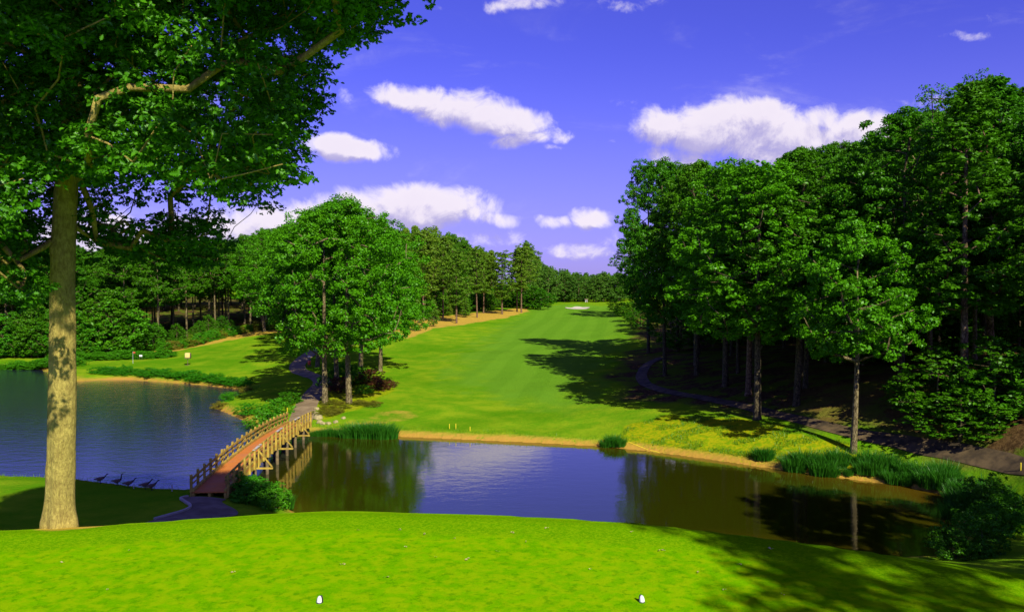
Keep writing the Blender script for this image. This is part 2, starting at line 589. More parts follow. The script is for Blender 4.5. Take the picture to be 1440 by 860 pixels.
def height_raw(pts):
    x, y = pts[:, 0], pts[:, 1]
    base = np.clip(tps(pts), 0.35, 20)
    far = sstep(500, 900, np.hypot(x, y))
    base = base * (1 - far) + 8 * far
    base = base + (vnoise(x * .12, y * .12, 3) - .5) * .35 * sstep(60, 90, y) + (vnoise(x * .35, y * .35, 5) - .5) * .10
    s = sdist(pts, TEE)
    near = np.interp(s, [-100, -0.25, 0.35, 1.2, 4, 9, 19, 28, 36], [TEE_Z, TEE_Z, TEE_Z - .12, TEE_Z - .75, 8.6, 6.0, 2.9, 1.8, 1.4])
    near += (vnoise(x * .3, y * .3, 9) - .5) * .12 * sstep(0, 6, s)
    w = sstep(20, 36, s)
    # behind and beside the tee the hill carries on
    hill = sstep(10, -6, y)
    near = near * (1 - hill) + np.maximum(near, 8.5) * hill
    w = w * (1 - hill)
    land = near * (1 - w) + base * w
    d = sdist(pts, WATER)
    bank = 0.10 + 0.30 * sstep(0.0, 0.5, d) + 0.12 * d
    wd = sstep(0.8, 6.0, d)
    out = np.minimum(land, bank * (1 - wd) + land * wd)
    out = np.maximum(out, 0.06 + 0.05 * np.clip(d, 0, 3))
    ins = -0.05 - 1.2 * sstep(0.0, 5.0, -d)
    return np.where(d < 0, ins, out), d, s


def axis(segs):
    a = [segs[0][0]]
    for (s, e, st) in segs:
        n = max(1, int(round((e - s) / st)))
        a += list(np.linspace(s, e, n + 1)[1:])
    return np.array(a)


YS = axis([(-60, -4, 4), (-4, 7, 1.0), (7, 13, 0.2), (13, 40, 1.0), (40, 60, 0.4), (60, 100, 0.45), (100, 150, 0.8), (150, 260, 1.6), (260, 440, 3), (440, 3200, 230)])
XS = axis([(-2000, -400, 200), (-400, -120, 14), (-120, -60, 2.5), (-60, -26, 0.8), (-26, -7.5, 0.45), (-7.5, -4.5, 0.12), (-4.5, 34, 0.45), (34, 60, 0.8), (60, 120, 3), (120, 400, 14), (400, 2000, 200)])
GX, GY = np.meshgrid(XS, YS)
GP = np.stack([GX.ravel(), GY.ravel()], 1)
HZ, WD, TD = height_raw(GP)
# the bunker's hollow
bk = P(812, 433.3, 6.15)
bd = np.sqrt(((GP[:, 0] - bk.x) / 5.2) ** 2 + ((GP[:, 1] - bk.y) / 9.0) ** 2)
HZ = HZ + 0.9 * np.exp(-((GP[:, 0] - bk.x) / 9) ** 2 - ((GP[:, 1] - bk.y - 14) / 9) ** 2) - 0.35 * sstep(1.0, 0.6, bd)
HG = HZ.reshape(GX.shape)


def H(x, y):
    i = int(np.clip(np.searchsorted(XS, x) - 1, 0, len(XS) - 2))
    j = int(np.clip(np.searchsorted(YS, y) - 1, 0, len(YS) - 2))
    fx = (x - XS[i]) / (XS[i + 1] - XS[i])
    fy = (y - YS[j]) / (YS[j + 1] - YS[j])
    return float((HG[j, i] * (1 - fx) + HG[j, i + 1] * fx) * (1 - fy) + (HG[j + 1, i] * (1 - fx) + HG[j + 1, i + 1] * fx) * fy)


def G(px, py):
    """the ground point seen at a pixel of the photograph (marching the ray)"""
    d = ray(px, py)
    d = d / d.y
    t = 14.0 if py < 738 else 4.0
    prev = t
    while t < 700:
        p = Vector((d.x * t, t, CAMZ + d.z * t))
        if p.z <= H(p.x, p.y):
            a, b = prev, t
            for _ in range(20):
                m_ = (a + b) / 2
                if CAMZ + d.z * m_ <= H(d.x * m_, m_): b = m_
                else: a = m_
            return Vector((d.x * b, b, H(d.x * b, b)))
        prev = t
        t += 0.25 + t * 0.004
    return Vector((d.x * 400, 400, H(d.x * 400, 400)))


def GG(px, py, z):
    """point at a pixel with an assumed height, dropped on the terrain"""
    p = P(px, py, z)
    return Vector((p.x, p.y, H(p.x, p.y)))


def region(px_list, soft=1.5, zs=None):
    poly = np.array([tuple(G(x, y))[:2] for x, y in px_list])
    s = sdist(GP, poly)
    s = s + (vnoise(GP[:, 0] * .5, GP[:, 1] * .5, 21) - .5) * soft * 1.4
    return sstep(soft, -soft, s), poly


PINE_STRIP, _ = region([(575, 476), (600, 466), (640, 458), (680, 452), (712, 447), (745, 438), (742, 432), (700, 436), (650, 441), (600, 447), (540, 456), (540, 478)], 1.6)
LEFT_STRIP, _ = region([(190, 503), (230, 497), (270, 489), (320, 480), (370, 470), (410, 465), (410, 461), (360, 463), (300, 474), (240, 487), (200, 496)], 1.0)
OAK_BED, _ = region([(440, 592), (470, 590), (520, 570), (545, 556), (560, 545), (548, 535), (500, 530), (470, 532), (455, 545), (443, 565)], 0.8)
DIRT_PATCH, _ = region([(436, 600), (480, 592), (525, 580), (560, 575), (600, 583), (585, 594), (520, 600), (470, 606), (436, 606)], 1.3)
RIGHT_BANK, _ = region([(855, 628), (880, 600), (930, 585), (1020, 585), (1100, 600), (1200, 622), (1300, 645), (1380, 672), (1439, 690), (1400, 700), (1330, 690), (1200, 672), (1100, 658), (1000, 643), (900, 631)], 1.5)
WOODS_POLY = np.array([tuple(G(x, y))[:2] for x, y in [(1439, 652), (1300, 624), (1200, 604), (1130, 588), (1060, 580), (1000, 572), (920, 566), (868, 555), (862, 530), (878, 505), (898, 485), (895, 465), (890, 440)]]
                      + [(70, 330), (160, 330), (200, 100), (120, 50)])
WOODS = sstep(1.5, -1.5, sdist(GP, WOODS_POLY) + (vnoise(GP[:, 0] * .3, GP[:, 1] * .3, 4) - .5) * 4)
LWOODS_POLY = np.array([tuple(P(x, y, z))[:2] for x, y, z in [(-400, 498, 1.5), (0, 499, 1.2), (110, 499, 1.3), (200, 494, 1.6), (262, 474, 2.8), (330, 460, 4.2), (420, 452, 4.9), (540, 452, 5), (600, 444, 5.2), (700, 434, 6)]]
                       + [(-10, 330), (-100, 420), (-400, 420), (-400, 150)])
LWOODS = sstep(2, -2, sdist(GP, LWOODS_POLY))
FAIR, _ = region([(640, 521), (655, 500), (690, 470), (735, 442), (760, 430), (870, 430), (890, 450), (880, 480), (850, 510), (800, 575), (700, 560), (640, 535)], 5.0)
shore = sstep(0.45 + .9 * vnoise(GP[:, 0] * .35, GP[:, 1] * .35, 51), 0.1, WD) * (WD > -1)
TRB = P(85, 739, TEE_Z)
ring = 0.8 * sstep(.62, .38, np.hypot(GP[:, 0] - TRB.x, GP[:, 1] - 10.85))
dirt = np.clip(ring + PINE_STRIP * .95 + LEFT_STRIP * .8 + DIRT_PATCH * .55 + OAK_BED * .35, 0, 1)
dry = np.clip(RIGHT_BANK * .9 + OAK_BED * .7 + 0.25 * sstep(6, 1, WD) * (GY.ravel() > 66), 0, 1)
litter = np.clip(WOODS + LWOODS, 0, 1)
tee = sstep(0.35, 0.1, TD)
# far side of the ponds, the mown slope
quads = []
ny, nx = GX.shape
idx = np.arange(nx * ny).reshape(ny, nx)
q = np.stack([idx[:-1, :-1], idx[:-1, 1:], idx[1:, 1:], idx[1:, :-1]], -1).reshape(-1, 4)
gm = np_mesh('ground', np.stack([GP[:, 0], GP[:, 1], HZ], 1), q.ravel(), np.full(len(q), 4), True)
collar = sstep(-1.02, -0.96, TD) * sstep(0.3, 0.0, TD)
for nm, arr in (('collar', collar), ('dirt', dirt), ('dry', dry), ('litter', litter), ('tee', tee), ('shore', shore), ('fair', FAIR)):
    at = gm.attributes.new(nm, 'FLOAT', 'POINT')
    at.data.foreach_set('value', arr.astype(np.float32))


def ground_mat():
    m, nt, out = new_mat('turf_and_soil')
    b = N(nt, 'ShaderNodeBsdfPrincipled')
    b.inputs['Roughness'].default_value = 0.85
    b.inputs['Specular IOR Level'].default_value = 0.0
    geo = N(nt, 'ShaderNodeNewGeometry')
    pos = geo.outputs['Position']

    def att(n):
        a = N(nt, 'ShaderNodeAttribute', attribute_name=n)
        return a.outputs['Fac']
    n_big = noise(nt, pos, 0.045, 4.0, 0.6)
    n_mid = noise(nt, pos, 0.35, 4.0, 0.65)
    n_small = noise(nt, pos, 2.4, 5.0, 0.7)
    n_fine = noise(nt, pos, 28.0, 4.0, 0.75)
    n_hair = noise(nt, pos, 120.0, 2.0, 0.7)
    rough = mixc(nt, maprange(nt, n_mid, 0.35, 0.68), (0.125, 0.305, 0.006), (0.240, 0.375, 0.010))
    rough = mixc(nt, maprange(nt, n_big, 0.48, 0.62, 0, .7), rough, (0.066, 0.245, 0.003))
    rough = mixc(nt, maprange(nt, n_small, 0.5, 0.75, 0, .35), rough, (0.30, 0.36, 0.012))
    # fairway in long mown arcs
    mp = N(nt, 'ShaderNodeMapping')
    mp.inputs['Rotation'].default_value = (0, 0, R(8))
    nt.links.new(pos, mp.inputs[0])
    wv = N(nt, 'ShaderNodeTexWave', wave_type='BANDS', bands_direction='X')
    wv.inputs['Scale'].default_value = 0.055
    wv.inputs['Distortion'].default_value = 5.0
    wv.inputs['Detail'].default_value = 2.0
    wv.inputs['Detail Scale'].default_value = 0.25
    nt.links.new(mp.outputs[0], wv.inputs[0])
    fair = mixc(nt, maprange(nt, wv.outputs['Fac'], 0.3, 0.7), (0.122, 0.290, 0.014), (0.138, 0.315, 0.016))
    fair = mixc(nt, maprange(nt, n_mid, 0.45, 0.8, 0, .5), fair, (0.13, 0.32, 0.016))
    c = mixc(nt, att('fair'), rough, fair)
    teec = mixc(nt, maprange(nt, n_small, 0.35, 0.65), (0.125, 0.380, 0.0), (0.180, 0.450, 0.0))
    teec = mixc(nt, maprange(nt, n_fine, 0.42, 0.72, 0, .6), teec, (0.235, 0.50, 0.002))
    teec = mixc(nt, maprange(nt, n_hair, 0.45, 0.3, 0, .45), teec, (0.06, 0.26, 0.003))
    teec = mixc(nt, maprange(nt, n_mid, 0.5, 0.75, 0, .35), teec, (0.23, 0.46, 0.004))
    teec = mixc(nt, maprange(nt, noise(nt, pos, 5.5, 3.0, .6), 0.40, 0.62, 0, .75), teec, (0.29, 0.47, 0.002))
    teec = mixc(nt, maprange(nt, noise(nt, pos, 9.0, 4.0, .7), 0.52, 0.66, 0, .65), teec, (0.080, 0.28, 0.001))
    lipc = mixc(nt, maprange(nt, n_fine, .4, .65), (0.10, 0.30, 0.001), (0.24, 0.46, 0.003))
    teec = mixc(nt, math_(nt, 'MULTIPLY', att('collar'), .8), teec, lipc)
    c = mixc(nt, att('tee'), c, teec)
    dryc = mixc(nt, maprange(nt, n_small, 0.4, 0.62), (0.36, 0.37, 0.006), (0.17, 0.30, 0.004))
    c = mixc(nt, maprange(nt, math_(nt, 'ADD', att('dry'), math_(nt, 'MULTIPLY', math_(nt, 'SUBTRACT', n_small, .5), .8)), .4, .75), c, dryc)
    dirtc = mixc(nt, n_small, (0.44, 0.28, 0.035), (0.60, 0.42, 0.06))
    c = mixc(nt, maprange(nt, math_(nt, 'ADD', att('dirt'), math_(nt, 'MULTIPLY', math_(nt, 'SUBTRACT', n_mid, .5), 1.0)), .35, .8), c, dirtc)
    lit = mixc(nt, maprange(nt, n_small, 0.4, 0.6), (0.06, 0.035, 0.014), (0.13, 0.08, 0.03))
    lit = mixc(nt, maprange(nt, n_mid, 0.46, 0.56, 0, .8), lit, (0.11, 0.19, 0.01))
    lit = mixc(nt, maprange(nt, n_big, 0.55, 0.65, 0, .6), lit, (0.19, 0.14, 0.03))
    c = mixc(nt, att('litter'), c, lit)
    shc = mixc(nt, n_fine, (0.42, 0.22, 0.03), (0.55, 0.34, 0.06))
    c = mixc(nt, math_(nt, 'MULTIPLY', att('shore'), maprange(nt, n_small, 0.3, 0.45)), c, shc)
    nt.links.new(c, b.inputs['Base Color'])
    bp = N(nt, 'ShaderNodeBump')
    bp.inputs['Strength'].default_value = 0.55
    bp.inputs['Distance'].default_value = 0.02
    nt.links.new(math_(nt, 'ADD', n_fine, math_(nt, 'MULTIPLY', n_hair, 0.6)), bp.inputs['Height'])
    bp2 = N(nt, 'ShaderNodeBump')
    bp2.inputs['Strength'].default_value = 0.5
    bp2.inputs['Distance'].default_value = 0.35
    nt.links.new(math_(nt, 'MULTIPLY', n_small, math_(nt, 'SUBTRACT', 1.0, att('tee'))), bp2.inputs['Height'])
    nt.links.new(bp.outputs[0], bp2.inputs['Normal'])
    nt.links.new(bp2.outputs[0], b.inputs['Normal'])
    nt.links.new(b.outputs[0], out.inputs[0])
    return m


ground = link('ground', gm, ground_mat())
tag(ground, kind='structure')

# ------------------------------------------------------------------ water
wx = np.linspace(-150, 60, 170)
wy = np.linspace(38, 168, 120)
WX, WY = np.meshgrid(wx, wy)
wp = np.stack([WX.ravel(), WY.ravel()], 1)
wsd = sdist(wp, WATER)
idw = np.arange(WX.size).reshape(WX.shape)
keep = (wsd.reshape(WX.shape) < 4.0)
kq = keep[:-1, :-1] | keep[1:, :-1] | keep[:-1, 1:] | keep[1:, 1:]
wq = np.stack([idw[:-1, :-1], idw[:-1, 1:], idw[1:, 1:], idw[1:, :-1]], -1)[kq]
wm = np_mesh('water', np.stack([wp[:, 0], wp[:, 1], np.zeros(len(wp))], 1), wq.ravel(), np.full(len(wq), 4), True)
a_ = wm.attributes.new('shallow', 'FLOAT', 'POINT')
end = np.exp(-(((wp[:, 0] - 31) / 8) ** 2 + ((wp[:, 1] - 58) / 5) ** 2))
a_.data.foreach_set('value', np.clip(sstep(-3.5, 0, wsd) * .5 + end * .9, 0, 1).astype(np.float32))
bm_ = bmesh.new()
bm_.from_mesh(wm)
bmesh.ops.delete(bm_, geom=[v for v in bm_.verts if not v.link_faces], context='VERTS')
bm_.to_mesh(wm)
bm_.free()


def water_mat():
    m, nt, out = new_mat('pond_water')
    geo = N(nt, 'ShaderNodeNewGeometry')
    pos = geo.outputs['Position']
    sp = N(nt, 'ShaderNodeSeparateXYZ')
    nt.links.new(pos, sp.inputs[0])
    att = N(nt, 'ShaderNodeAttribute', attribute_name='shallow')
    lake = maprange(nt, sp.outputs[0], -18.0, -24.0)
    patch = noise(nt, pos, 0.06, 3.0)
    mp = N(nt, 'ShaderNodeMapping')
    mp.inputs['Scale'].default_value = (1.0, 1.6, 1.0)
    nt.links.new(pos, mp.inputs[0])
    r1 = noise(nt, mp.outputs[0], 2.6, 3.0, 0.6)
    r2 = noise(nt, mp.outputs[0], 0.7, 2.0, 0.5)
    hgt = math_(nt, 'ADD', math_(nt, 'MULTIPLY', r1, 0.5), r2)
    amt = math_(nt, 'ADD', math_(nt, 'MULTIPLY', lake, 0.030), math_(nt, 'MULTIPLY', maprange(nt, patch, .4, .65), 0.0035))
    amt = math_(nt, 'ADD', amt, 0.006)
    bp = N(nt, 'ShaderNodeBump')
    bp.inputs['Strength'].default_value = 1.0
    nt.links.new(amt, bp.inputs['Distance'])
    nt.links.new(hgt, bp.inputs['Height'])
    body = N(nt, 'ShaderNodeBsdfDiffuse')
    c = mixc(nt, att.outputs['Fac'], (0.030, 0.036, 0.001), (0.11, 0.072, 0.004))
    c = mixc(nt, lake, c, (0.030, 0.036, 0.062))
    nt.links.new(c, body.inputs[0])
    gl = N(nt, 'ShaderNodeBsdfGlossy')
    gl.inputs['Roughness'].default_value = 0.03
    gl.inputs['Color'].default_value = (0.92, 0.92, 0.95, 1)
    nt.links.new(bp.outputs[0], gl.inputs['Normal'])
    fr = N(nt, 'ShaderNodeFresnel')
    fr.inputs['IOR'].default_value = 1.33
    nt.links.new(bp.outputs[0], fr.inputs['Normal'])
    f = math_(nt, 'ADD', math_(nt, 'MULTIPLY', fr.outputs[0], 1.25), 0.08, clamp=True)
    mx = N(nt, 'ShaderNodeMixShader')
    nt.links.new(f, mx.inputs[0])
    nt.links.new(body.outputs[0], mx.inputs[1])
    nt.links.new(gl.outputs[0], mx.inputs[2])
    nt.links.new(mx.outputs[0], out.inputs[0])
    return m


water = link('water', wm, water_mat())
tag(water, kind='structure')

# ------------------------------------------------------------------ paths


def catmull(pts, n=8):
    out = []
    pts = [Vector(p) for p in pts]
    ext = [pts[0] * 2 - pts[1]] + pts + [pts[-1] * 2 - pts[-2]]
    for i in range(1, len(ext) - 2):
        a, b, c, d = ext[i - 1:i + 3]
        for k in range(n):
            t = k / n
            out.append(0.5 * ((2 * b) + (c - a) * t + (2 * a - 5 * b + 4 * c - d) * t * t + (3 * b - a - 3 * c + d) * t ** 3))
    out.append(pts[-1])
    return out


def strip(name, left, right, mat, lift=0.035, cols=6):
    """a paved strip draped on the ground between two edge lines"""
    v, f = [], []
    n = len(left)
    for i in range(n):
        for k in range(cols + 1):
            t = k / cols
            x = left[i].x * (1 - t) + right[i].x * t
            y = left[i].y * (1 - t) + right[i].y * t
            crown = 0.03 * (1 - (2 * t - 1) ** 2)
            v.append((x, y, H(x, y) + lift + crown))
    for i in range(n - 1):
        for k in range(cols):
            a = i * (cols + 1) + k
            f.append((a, a + 1, a + cols + 2, a + cols + 1))
    me = bpy.data.meshes.new(name)
    me.from_pydata(v, [], f)
    for p in me.polygons: p.use_smooth = True
    o = link(name, me, mat)
    tag(o, kind='structure')
    return o


def ribbon(pts, w):
    L, Rr = [], []
    for i, p in enumerate(pts):
        d = (pts[min(i + 1, len(pts) - 1)] - pts[max(i - 1, 0)])
        d = Vector((d.x, d.y, 0)).normalized()
        s = Vector((d.y, -d.x, 0))
        L.append(p - s * w / 2)
        Rr.append(p + s * w / 2)
    return L, Rr


M['path'] = simple('worn_asphalt_shaded', (0.045, 0.034, 0.020), (0.15, 0.105, 0.048), 0.9, 0.95, 0.4, 0.2)  # right path: the wood's shade is put into this darker colour
M['path_tan'] = simple('tan_asphalt_sunlit', (0.20, 0.145, 0.075), (0.32, 0.24, 0.13), 0.8, 0.9, 0.3, 0.1)  # far path: lightened to stand in for sun on the loop
M['path_near'] = simple('concrete_path', (0.16, 0.125, 0.075), (0.24, 0.19, 0.115), 0.9, 0.9, 0.3, 0.0)
M['kerb'] = simple('kerb_concrete', (0.34, 0.30, 0.20), (0.44, 0.39, 0.27), 3, 0.85, 0.2)
pl = catmull([P(*q_, 1.5) for q_ in [(266, 693), (256, 697), (261, 703), (268, 709), (269, 714), (258, 721), (236, 729), (200, 742), (150, 760)]], 6)
pr = catmull([P(*q_, 1.5) for q_ in [(318, 693), (312, 699), (318, 704), (330, 710), (335, 716), (328, 722), (300, 732), (255, 748), (200, 770)]], 6)
strip('cart_path_near', pl, pr, M['path_near'], 0.05, 10)
kb = MB()
for i in range(1, 40):
    a, b_ = pl[i - 1] if i else pl[0], pl[i]
    a = Vector((a.x - .08, a.y, H(a.x, a.y) + 0.09))
    b_ = Vector((b_.x - .08, b_.y, H(b_.x, b_.y) + 0.09))
    kb.bar(a, b_ + (b_ - a) * .05, 0.16, 0.14)
tag(kb.build('path_kerb', M['kerb'], bevel=0.02), kind='structure')

fp = catmull([GG(x, y, z) for x, y, z in [(419, 590, 1.2), (424, 582, 1.3), (433, 565, 1.5), (444, 550, 1.7), (453, 538, 1.8), (450, 531, 1.8), (436, 526, 1.9), (422, 520, 2.0), (418, 512, 2.2), (426, 503, 2.6), (438, 494, 3.0), (446, 486, 3.3), (452, 478, 3.6), (448, 470, 4.0)]], 10)
strip('cart_path_far', *ribbon(fp, 2.5), M['path_tan'], 0.06, 6)
rp = catmull([G(x, y) for x, y in [(1439, 657), (1400, 648), (1340, 635), (1270, 622), (1200, 609), (1140, 594), (1080, 580), (1030, 568), (975, 557), (932, 549), (908, 540), (902, 527), (912, 512), (930, 503)]], 10)
rp = [rp[0] + (rp[0] - rp[3]) * k for k in (6, 4, 2, 1)] + rp
strip('cart_path_right', *ribbon(rp, 1.5), M['path'], 0.06, 6)

# the bunker: a shallow bowl of sand with an uneven rim
bv, bf = [], []
for j in range(7):
    for k in range(36):
        a = k / 36 * 2 * math.pi
        rr = (j / 6) * (1 + .13 * math.sin(2 * a + 1) + .08 * math.sin(5 * a))
        x, y = bk.x + math.cos(a) * 4.1 * rr, bk.y + math.sin(a) * 6.4 * rr
        bv.append((x, y, H(x, y) + 0.12 + 0.05 * (j / 6)))
for j in range(6):
    for k in range(36):
        k2 = (k + 1) % 36
        bf.append((j * 36 + k, j * 36 + k2, (j + 1) * 36 + k2, (j + 1) * 36 + k))
bme = bpy.data.meshes.new('sand_bunker')
bme.from_pydata(bv, [], bf)
bo = link('sand_bunker', bme, simple('bunker_sand', (0.52, 0.46, 0.32), (0.68, 0.62, 0.44), 1.0, 0.95, 0.2))
tag(bo, kind='structure')

# ------------------------------------------------------------------ tree tools


def leaves_mesh(name, cent, norm, size, rng, shape='rhomb', aspect=0.62, droop=0.25):
    """one small folded face set per leaf"""
    n = len(cent)
    norm = norm / (np.linalg.norm(norm, axis=1, keepdims=True) + 1e-9)
    rnd = rng.normal(size=(n, 3))
    t = np.cross(norm, rnd)
    t /= np.linalg.norm(t, axis=1, keepdims=True) + 1e-9
    b = np.cross(norm, t)
    if shape == 'rhomb':
        prof = np.array([(-.5, 0, 0), (-.02, .5 * aspect, .07), (.5, 0, -.08), (-.02, -.5 * aspect, .07)])
        faces = np.array([0, 1, 2, 3])
        sizes = [4]
    elif shape == 'needle':
        prof = np.array([(-.5, -.06, 0), (-.5, .06, 0), (.5, .02, -.1), (.5, -.02, -.1), (-.3, 0, .0), (.35, .32, .05), (.4, -.3, .05)])
        faces = np.array([0, 1, 2, 3, 4, 5, 6])
        sizes = [4, 3]
    else:  # lobed oak leaf, folded along the midrib
        up = [(-.5, .02), (-.30, .10), (-.22, .24), (-.12, .13), (.02, .33), (.12, .16), (.28, .27), (.34, .11), (.5, 0.0)]
        prof = np.array([(x, y, abs(y) * .35 - .10 * x * x) for x, y in up] + [(x, -y, abs(y) * .35 - .10 * x * x) for x, y in up[1:-1]] + [(0, 0, 0)])
        L = list(range(9))
        Rr = [8] + [9 + k for k in range(6, -1, -1)] + [0]
        faces = np.array(L + Rr)
        sizes = [9, 9]
    k = len(prof)
    s = size[:, None, None] * prof[None, :, :]
    v = cent[:, None, :] + s[..., 0:1] * t[:, None, :] + s[..., 1:2] * b[:, None, :] + s[..., 2:3] * norm[:, None, :]
    loops = (faces[None, :] + (np.arange(n) * k)[:, None]).ravel()
    me = np_mesh(name, v.reshape(-1, 3), loops, np.tile(sizes, n))
    return me


def skeleton(trunk, targets, rng, step=1.0, zpen=1.2, arch=0.12, bare=2):
    """grow limbs from a trunk line to every target; returns nodes, parents"""
    nodes = [np.array(p, float) for p in trunk]
    par = [i - 1 for i in range(len(trunk))]
    base_r = [np.hypot(t[0] - trunk[0][0], t[1] - trunk[0][1]) for t in targets]
    for ti in np.argsort(base_r):
        t = np.array(targets[ti], float)
        A = np.array(nodes)
        d = A - t
        dist = np.sqrt((d ** 2).sum(1))
        pen = np.maximum(0, d[:, 2] + dist * 0.25) * zpen
        dist = dist + pen
        dist[:bare] += 50
        j = int(np.argmin(dist))
        a = nodes[j]
        L = np.linalg.norm(t - a)
        n = max(1, int(L / step))
        last = j
        side = rng.normal(size=3) * L * 0.06
        for k in range(1, n + 1):
            s = k / n
            p = a * (1 - s) + t * s + side * math.sin(math.pi * s)
            p[2] += arch * L * math.sin(math.pi * s) * .6
            if k < n: p = p + rng.normal(size=3) * step * .13
            nodes.append(p)
            par.append(last)
            last = len(nodes) - 1
    n = len(nodes)
    w = np.zeros(n)
    kids = np.zeros(n, int)
    for p in par:
        if p >= 0: kids[p] += 1
    w[kids == 0] = 1
    for i in range(n - 1, 0, -1):
        w[par[i]] += w[i]
    return np.array(nodes), np.array(par), w


def limbs_mb(nodes, par, rad, rmin, sides=5, skip=0):
    mb = MB()
    n = len(nodes)
    best = {}
    for i in range(n):
        p = par[i]
        if p >= 0 and (p not in best or rad[i] > rad[best[p]]):
            best[p] = i
    for i in range(n):
        p = par[i]
        if p < 0 or i < skip: continue
        if best.get(p) == i and p >= skip and par[p] >= 0: continue   # inside a chain
        if rad[i] < rmin: continue
        chain, rr = [nodes[p]], [min(rad[p], rad[i] * 1.25)]
        c = i
        while c is not None and rad[c] >= rmin * .8:
            chain.append(nodes[c])
            rr.append(rad[c])
            c = best.get(c)
        mb.tube(chain, rr, sides, cap=False)
    return mb


def envelope(t, kind):
    if kind == 'round': return math.sqrt(max(0, 1 - abs(2 * t - 0.92) ** 2.3)) * (1 - .10 * t)
    if kind == 'tall': return (math.sin(math.pi * min(1, t * .93 + .05)) ** .6) * (1 - .25 * t)
    if kind == 'pine': return (0.35 + .65 * min(1, t * 5)) * (1 - .55 * max(0, t - .35) ** 1.1) * (.72 + .28 * math.sin(t * 37 + 1))
    if kind == 'cone': return (1 - t) ** .75 * (0.35 + min(1, t * 4) * .65)
    return 1


def make_tree(name, seed, Ht, Rc, cb, ncl, per, lsize, leafm, barkm, kind='round', rt=0.3, clump=0.2, up=0.45, shape='rhomb', flat=0.6, lean=0.3, inner=0.35, rmin=0.02):
    """broadleaf or pine prototype standing at the origin; returns its two meshes"""
    rng = np.random.default_rng(seed)
    tops = Ht * (0.93 if kind != 'round' else 0.8)
    wob = rng.normal(size=(2,)) * lean
    trunk = []
    nt_ = 14
    for i in range(nt_ + 1):
        s = i / nt_
        trunk.append((wob[0] * math.sin(s * 2.4), wob[1] * math.sin(s * 2.0 + .4) - wob[1] * math.sin(.4), s * tops))
    ph = rng.uniform(0, 6.28, 4)
    cl, rcs = [], []
    for i in range(ncl):
        t = (i + rng.uniform(0, 1)) / ncl
        e = Rc * envelope(t, kind)
        th = i * 2.39996 + rng.uniform(-.5, .5)
        e *= 1 + .20 * math.sin(2 * th + ph[0] + t * 3) + .13 * math.sin(5 * th + ph[1] - t * 7)
        r = e * math.sqrt(rng.uniform(inner, 1.0))
        z = cb + t * (Ht - cb) + (rng.uniform(-.6, .3) if kind != 'cone' else 0)
        z -= (r / Rc) ** 2 * (0.06 * Ht if kind == 'round' else 0.03 * Ht)
        cl.append((r * math.cos(th), r * math.sin(th), z))
        rcs.append(Rc * clump * rng.uniform(.7, 1.3))
    nodes, par, w = skeleton(trunk, cl, rng, 1.3, 1.0 if kind != 'cone' else .3)
    rad = 0.022 * np.sqrt(w) * (rt / (0.022 * math.sqrt(w[0])))
    s_ = np.linspace(0, 1, nt_ + 1)
    rad[:nt_ + 1] = rt * (1 - .78 * s_)
    rad[0] = rt * 1.45
    nodes[0] = nodes[0] + np.array((0, 0, -0.5))
    mb = MB()
    mb.tube([nodes[0]] + [nodes[0] + (nodes[1] - nodes[0]) * .35] + list(nodes[1:nt_ + 1]), [rt * 1.5, rt * 1.05] + list(rad[1:nt_ + 1]), 9)
    lb = limbs_mb(nodes, par, rad, rmin, 5, skip=nt_ + 1)
    mb.add(lb.v, lb.f)
    tm = bpy.data.meshes.new(name + '_trunk')
    tm.from_pydata([tuple(map(float, p)) for p in mb.v], [], mb.f)
    for p in tm.polygons: p.use_smooth = True
    tm.materials.append(barkm)
    C, Nn, S = [], [], []
    for (c, rc) in zip(cl, rcs):
        k = int(per * (rc / (Rc * clump)) ** 2)
        d = rng.normal(size=(k, 3))
        d /= np.linalg.norm(d, axis=1, keepdims=True)
        rr = rc * rng.uniform(0.12, 1, size=(k, 1)) ** .5
        # each clump is itself a few knots
        kn = rng.normal(size=(7, 3))
        kn /= np.linalg.norm(kn, axis=1, keepdims=True)
        near = np.argmax(d @ kn.T, axis=1)
        pos = d * rr * np.array((1, 1, flat))
        pos = pos * .6 + kn[near] * rc * .45 * np.array((1, 1, flat)) + rng.normal(size=(k, 3)) * rc * .05
        C.append(pos + np.array(c))
        Nn.append(d * .55 + np.array((0, 0, up)) + rng.normal(size=(k, 3)) * .5)
        S.append(lsize * rng.uniform(.6, 1.35, k))
    cm = leaves_mesh(name + '_crown', np.concatenate(C), np.concatenate(Nn), np.concatenate(S), rng, shape)
    cm.materials.append(leafm)
    return tm, cm


class Proto:
    def __init__(self, tm, cm, Ht, Rc):
        self.tm, self.cm, self.H, self.R = tm, cm, Ht, Rc


def proto(name, *a, **k):
    tm, cm = make_tree(name, *a, **k)
    return Proto(tm, cm, a[1], a[2])


def plant(name, pr_, loc, Ht, Rc, rz, label, cat, group=None, leafm=None, sink=0.0):
    e = empty(name, (loc[0], loc[1], loc[2] - sink), rz)
    e.scale = (Rc / pr_.R, Rc / pr_.R, Ht / pr_.H)
    tag(e, label, cat, group)
    t = bpy.data.objects.new('trunk', pr_.tm)
    c = bpy.data.objects.new('crown', pr_.cm)
    for o in (t, c):
        col.objects.link(o)
        o.parent = e
    if leafm is not None:
        c.material_slots[0].link = 'OBJECT'
        c.material_slots[0].material = leafm
    return e


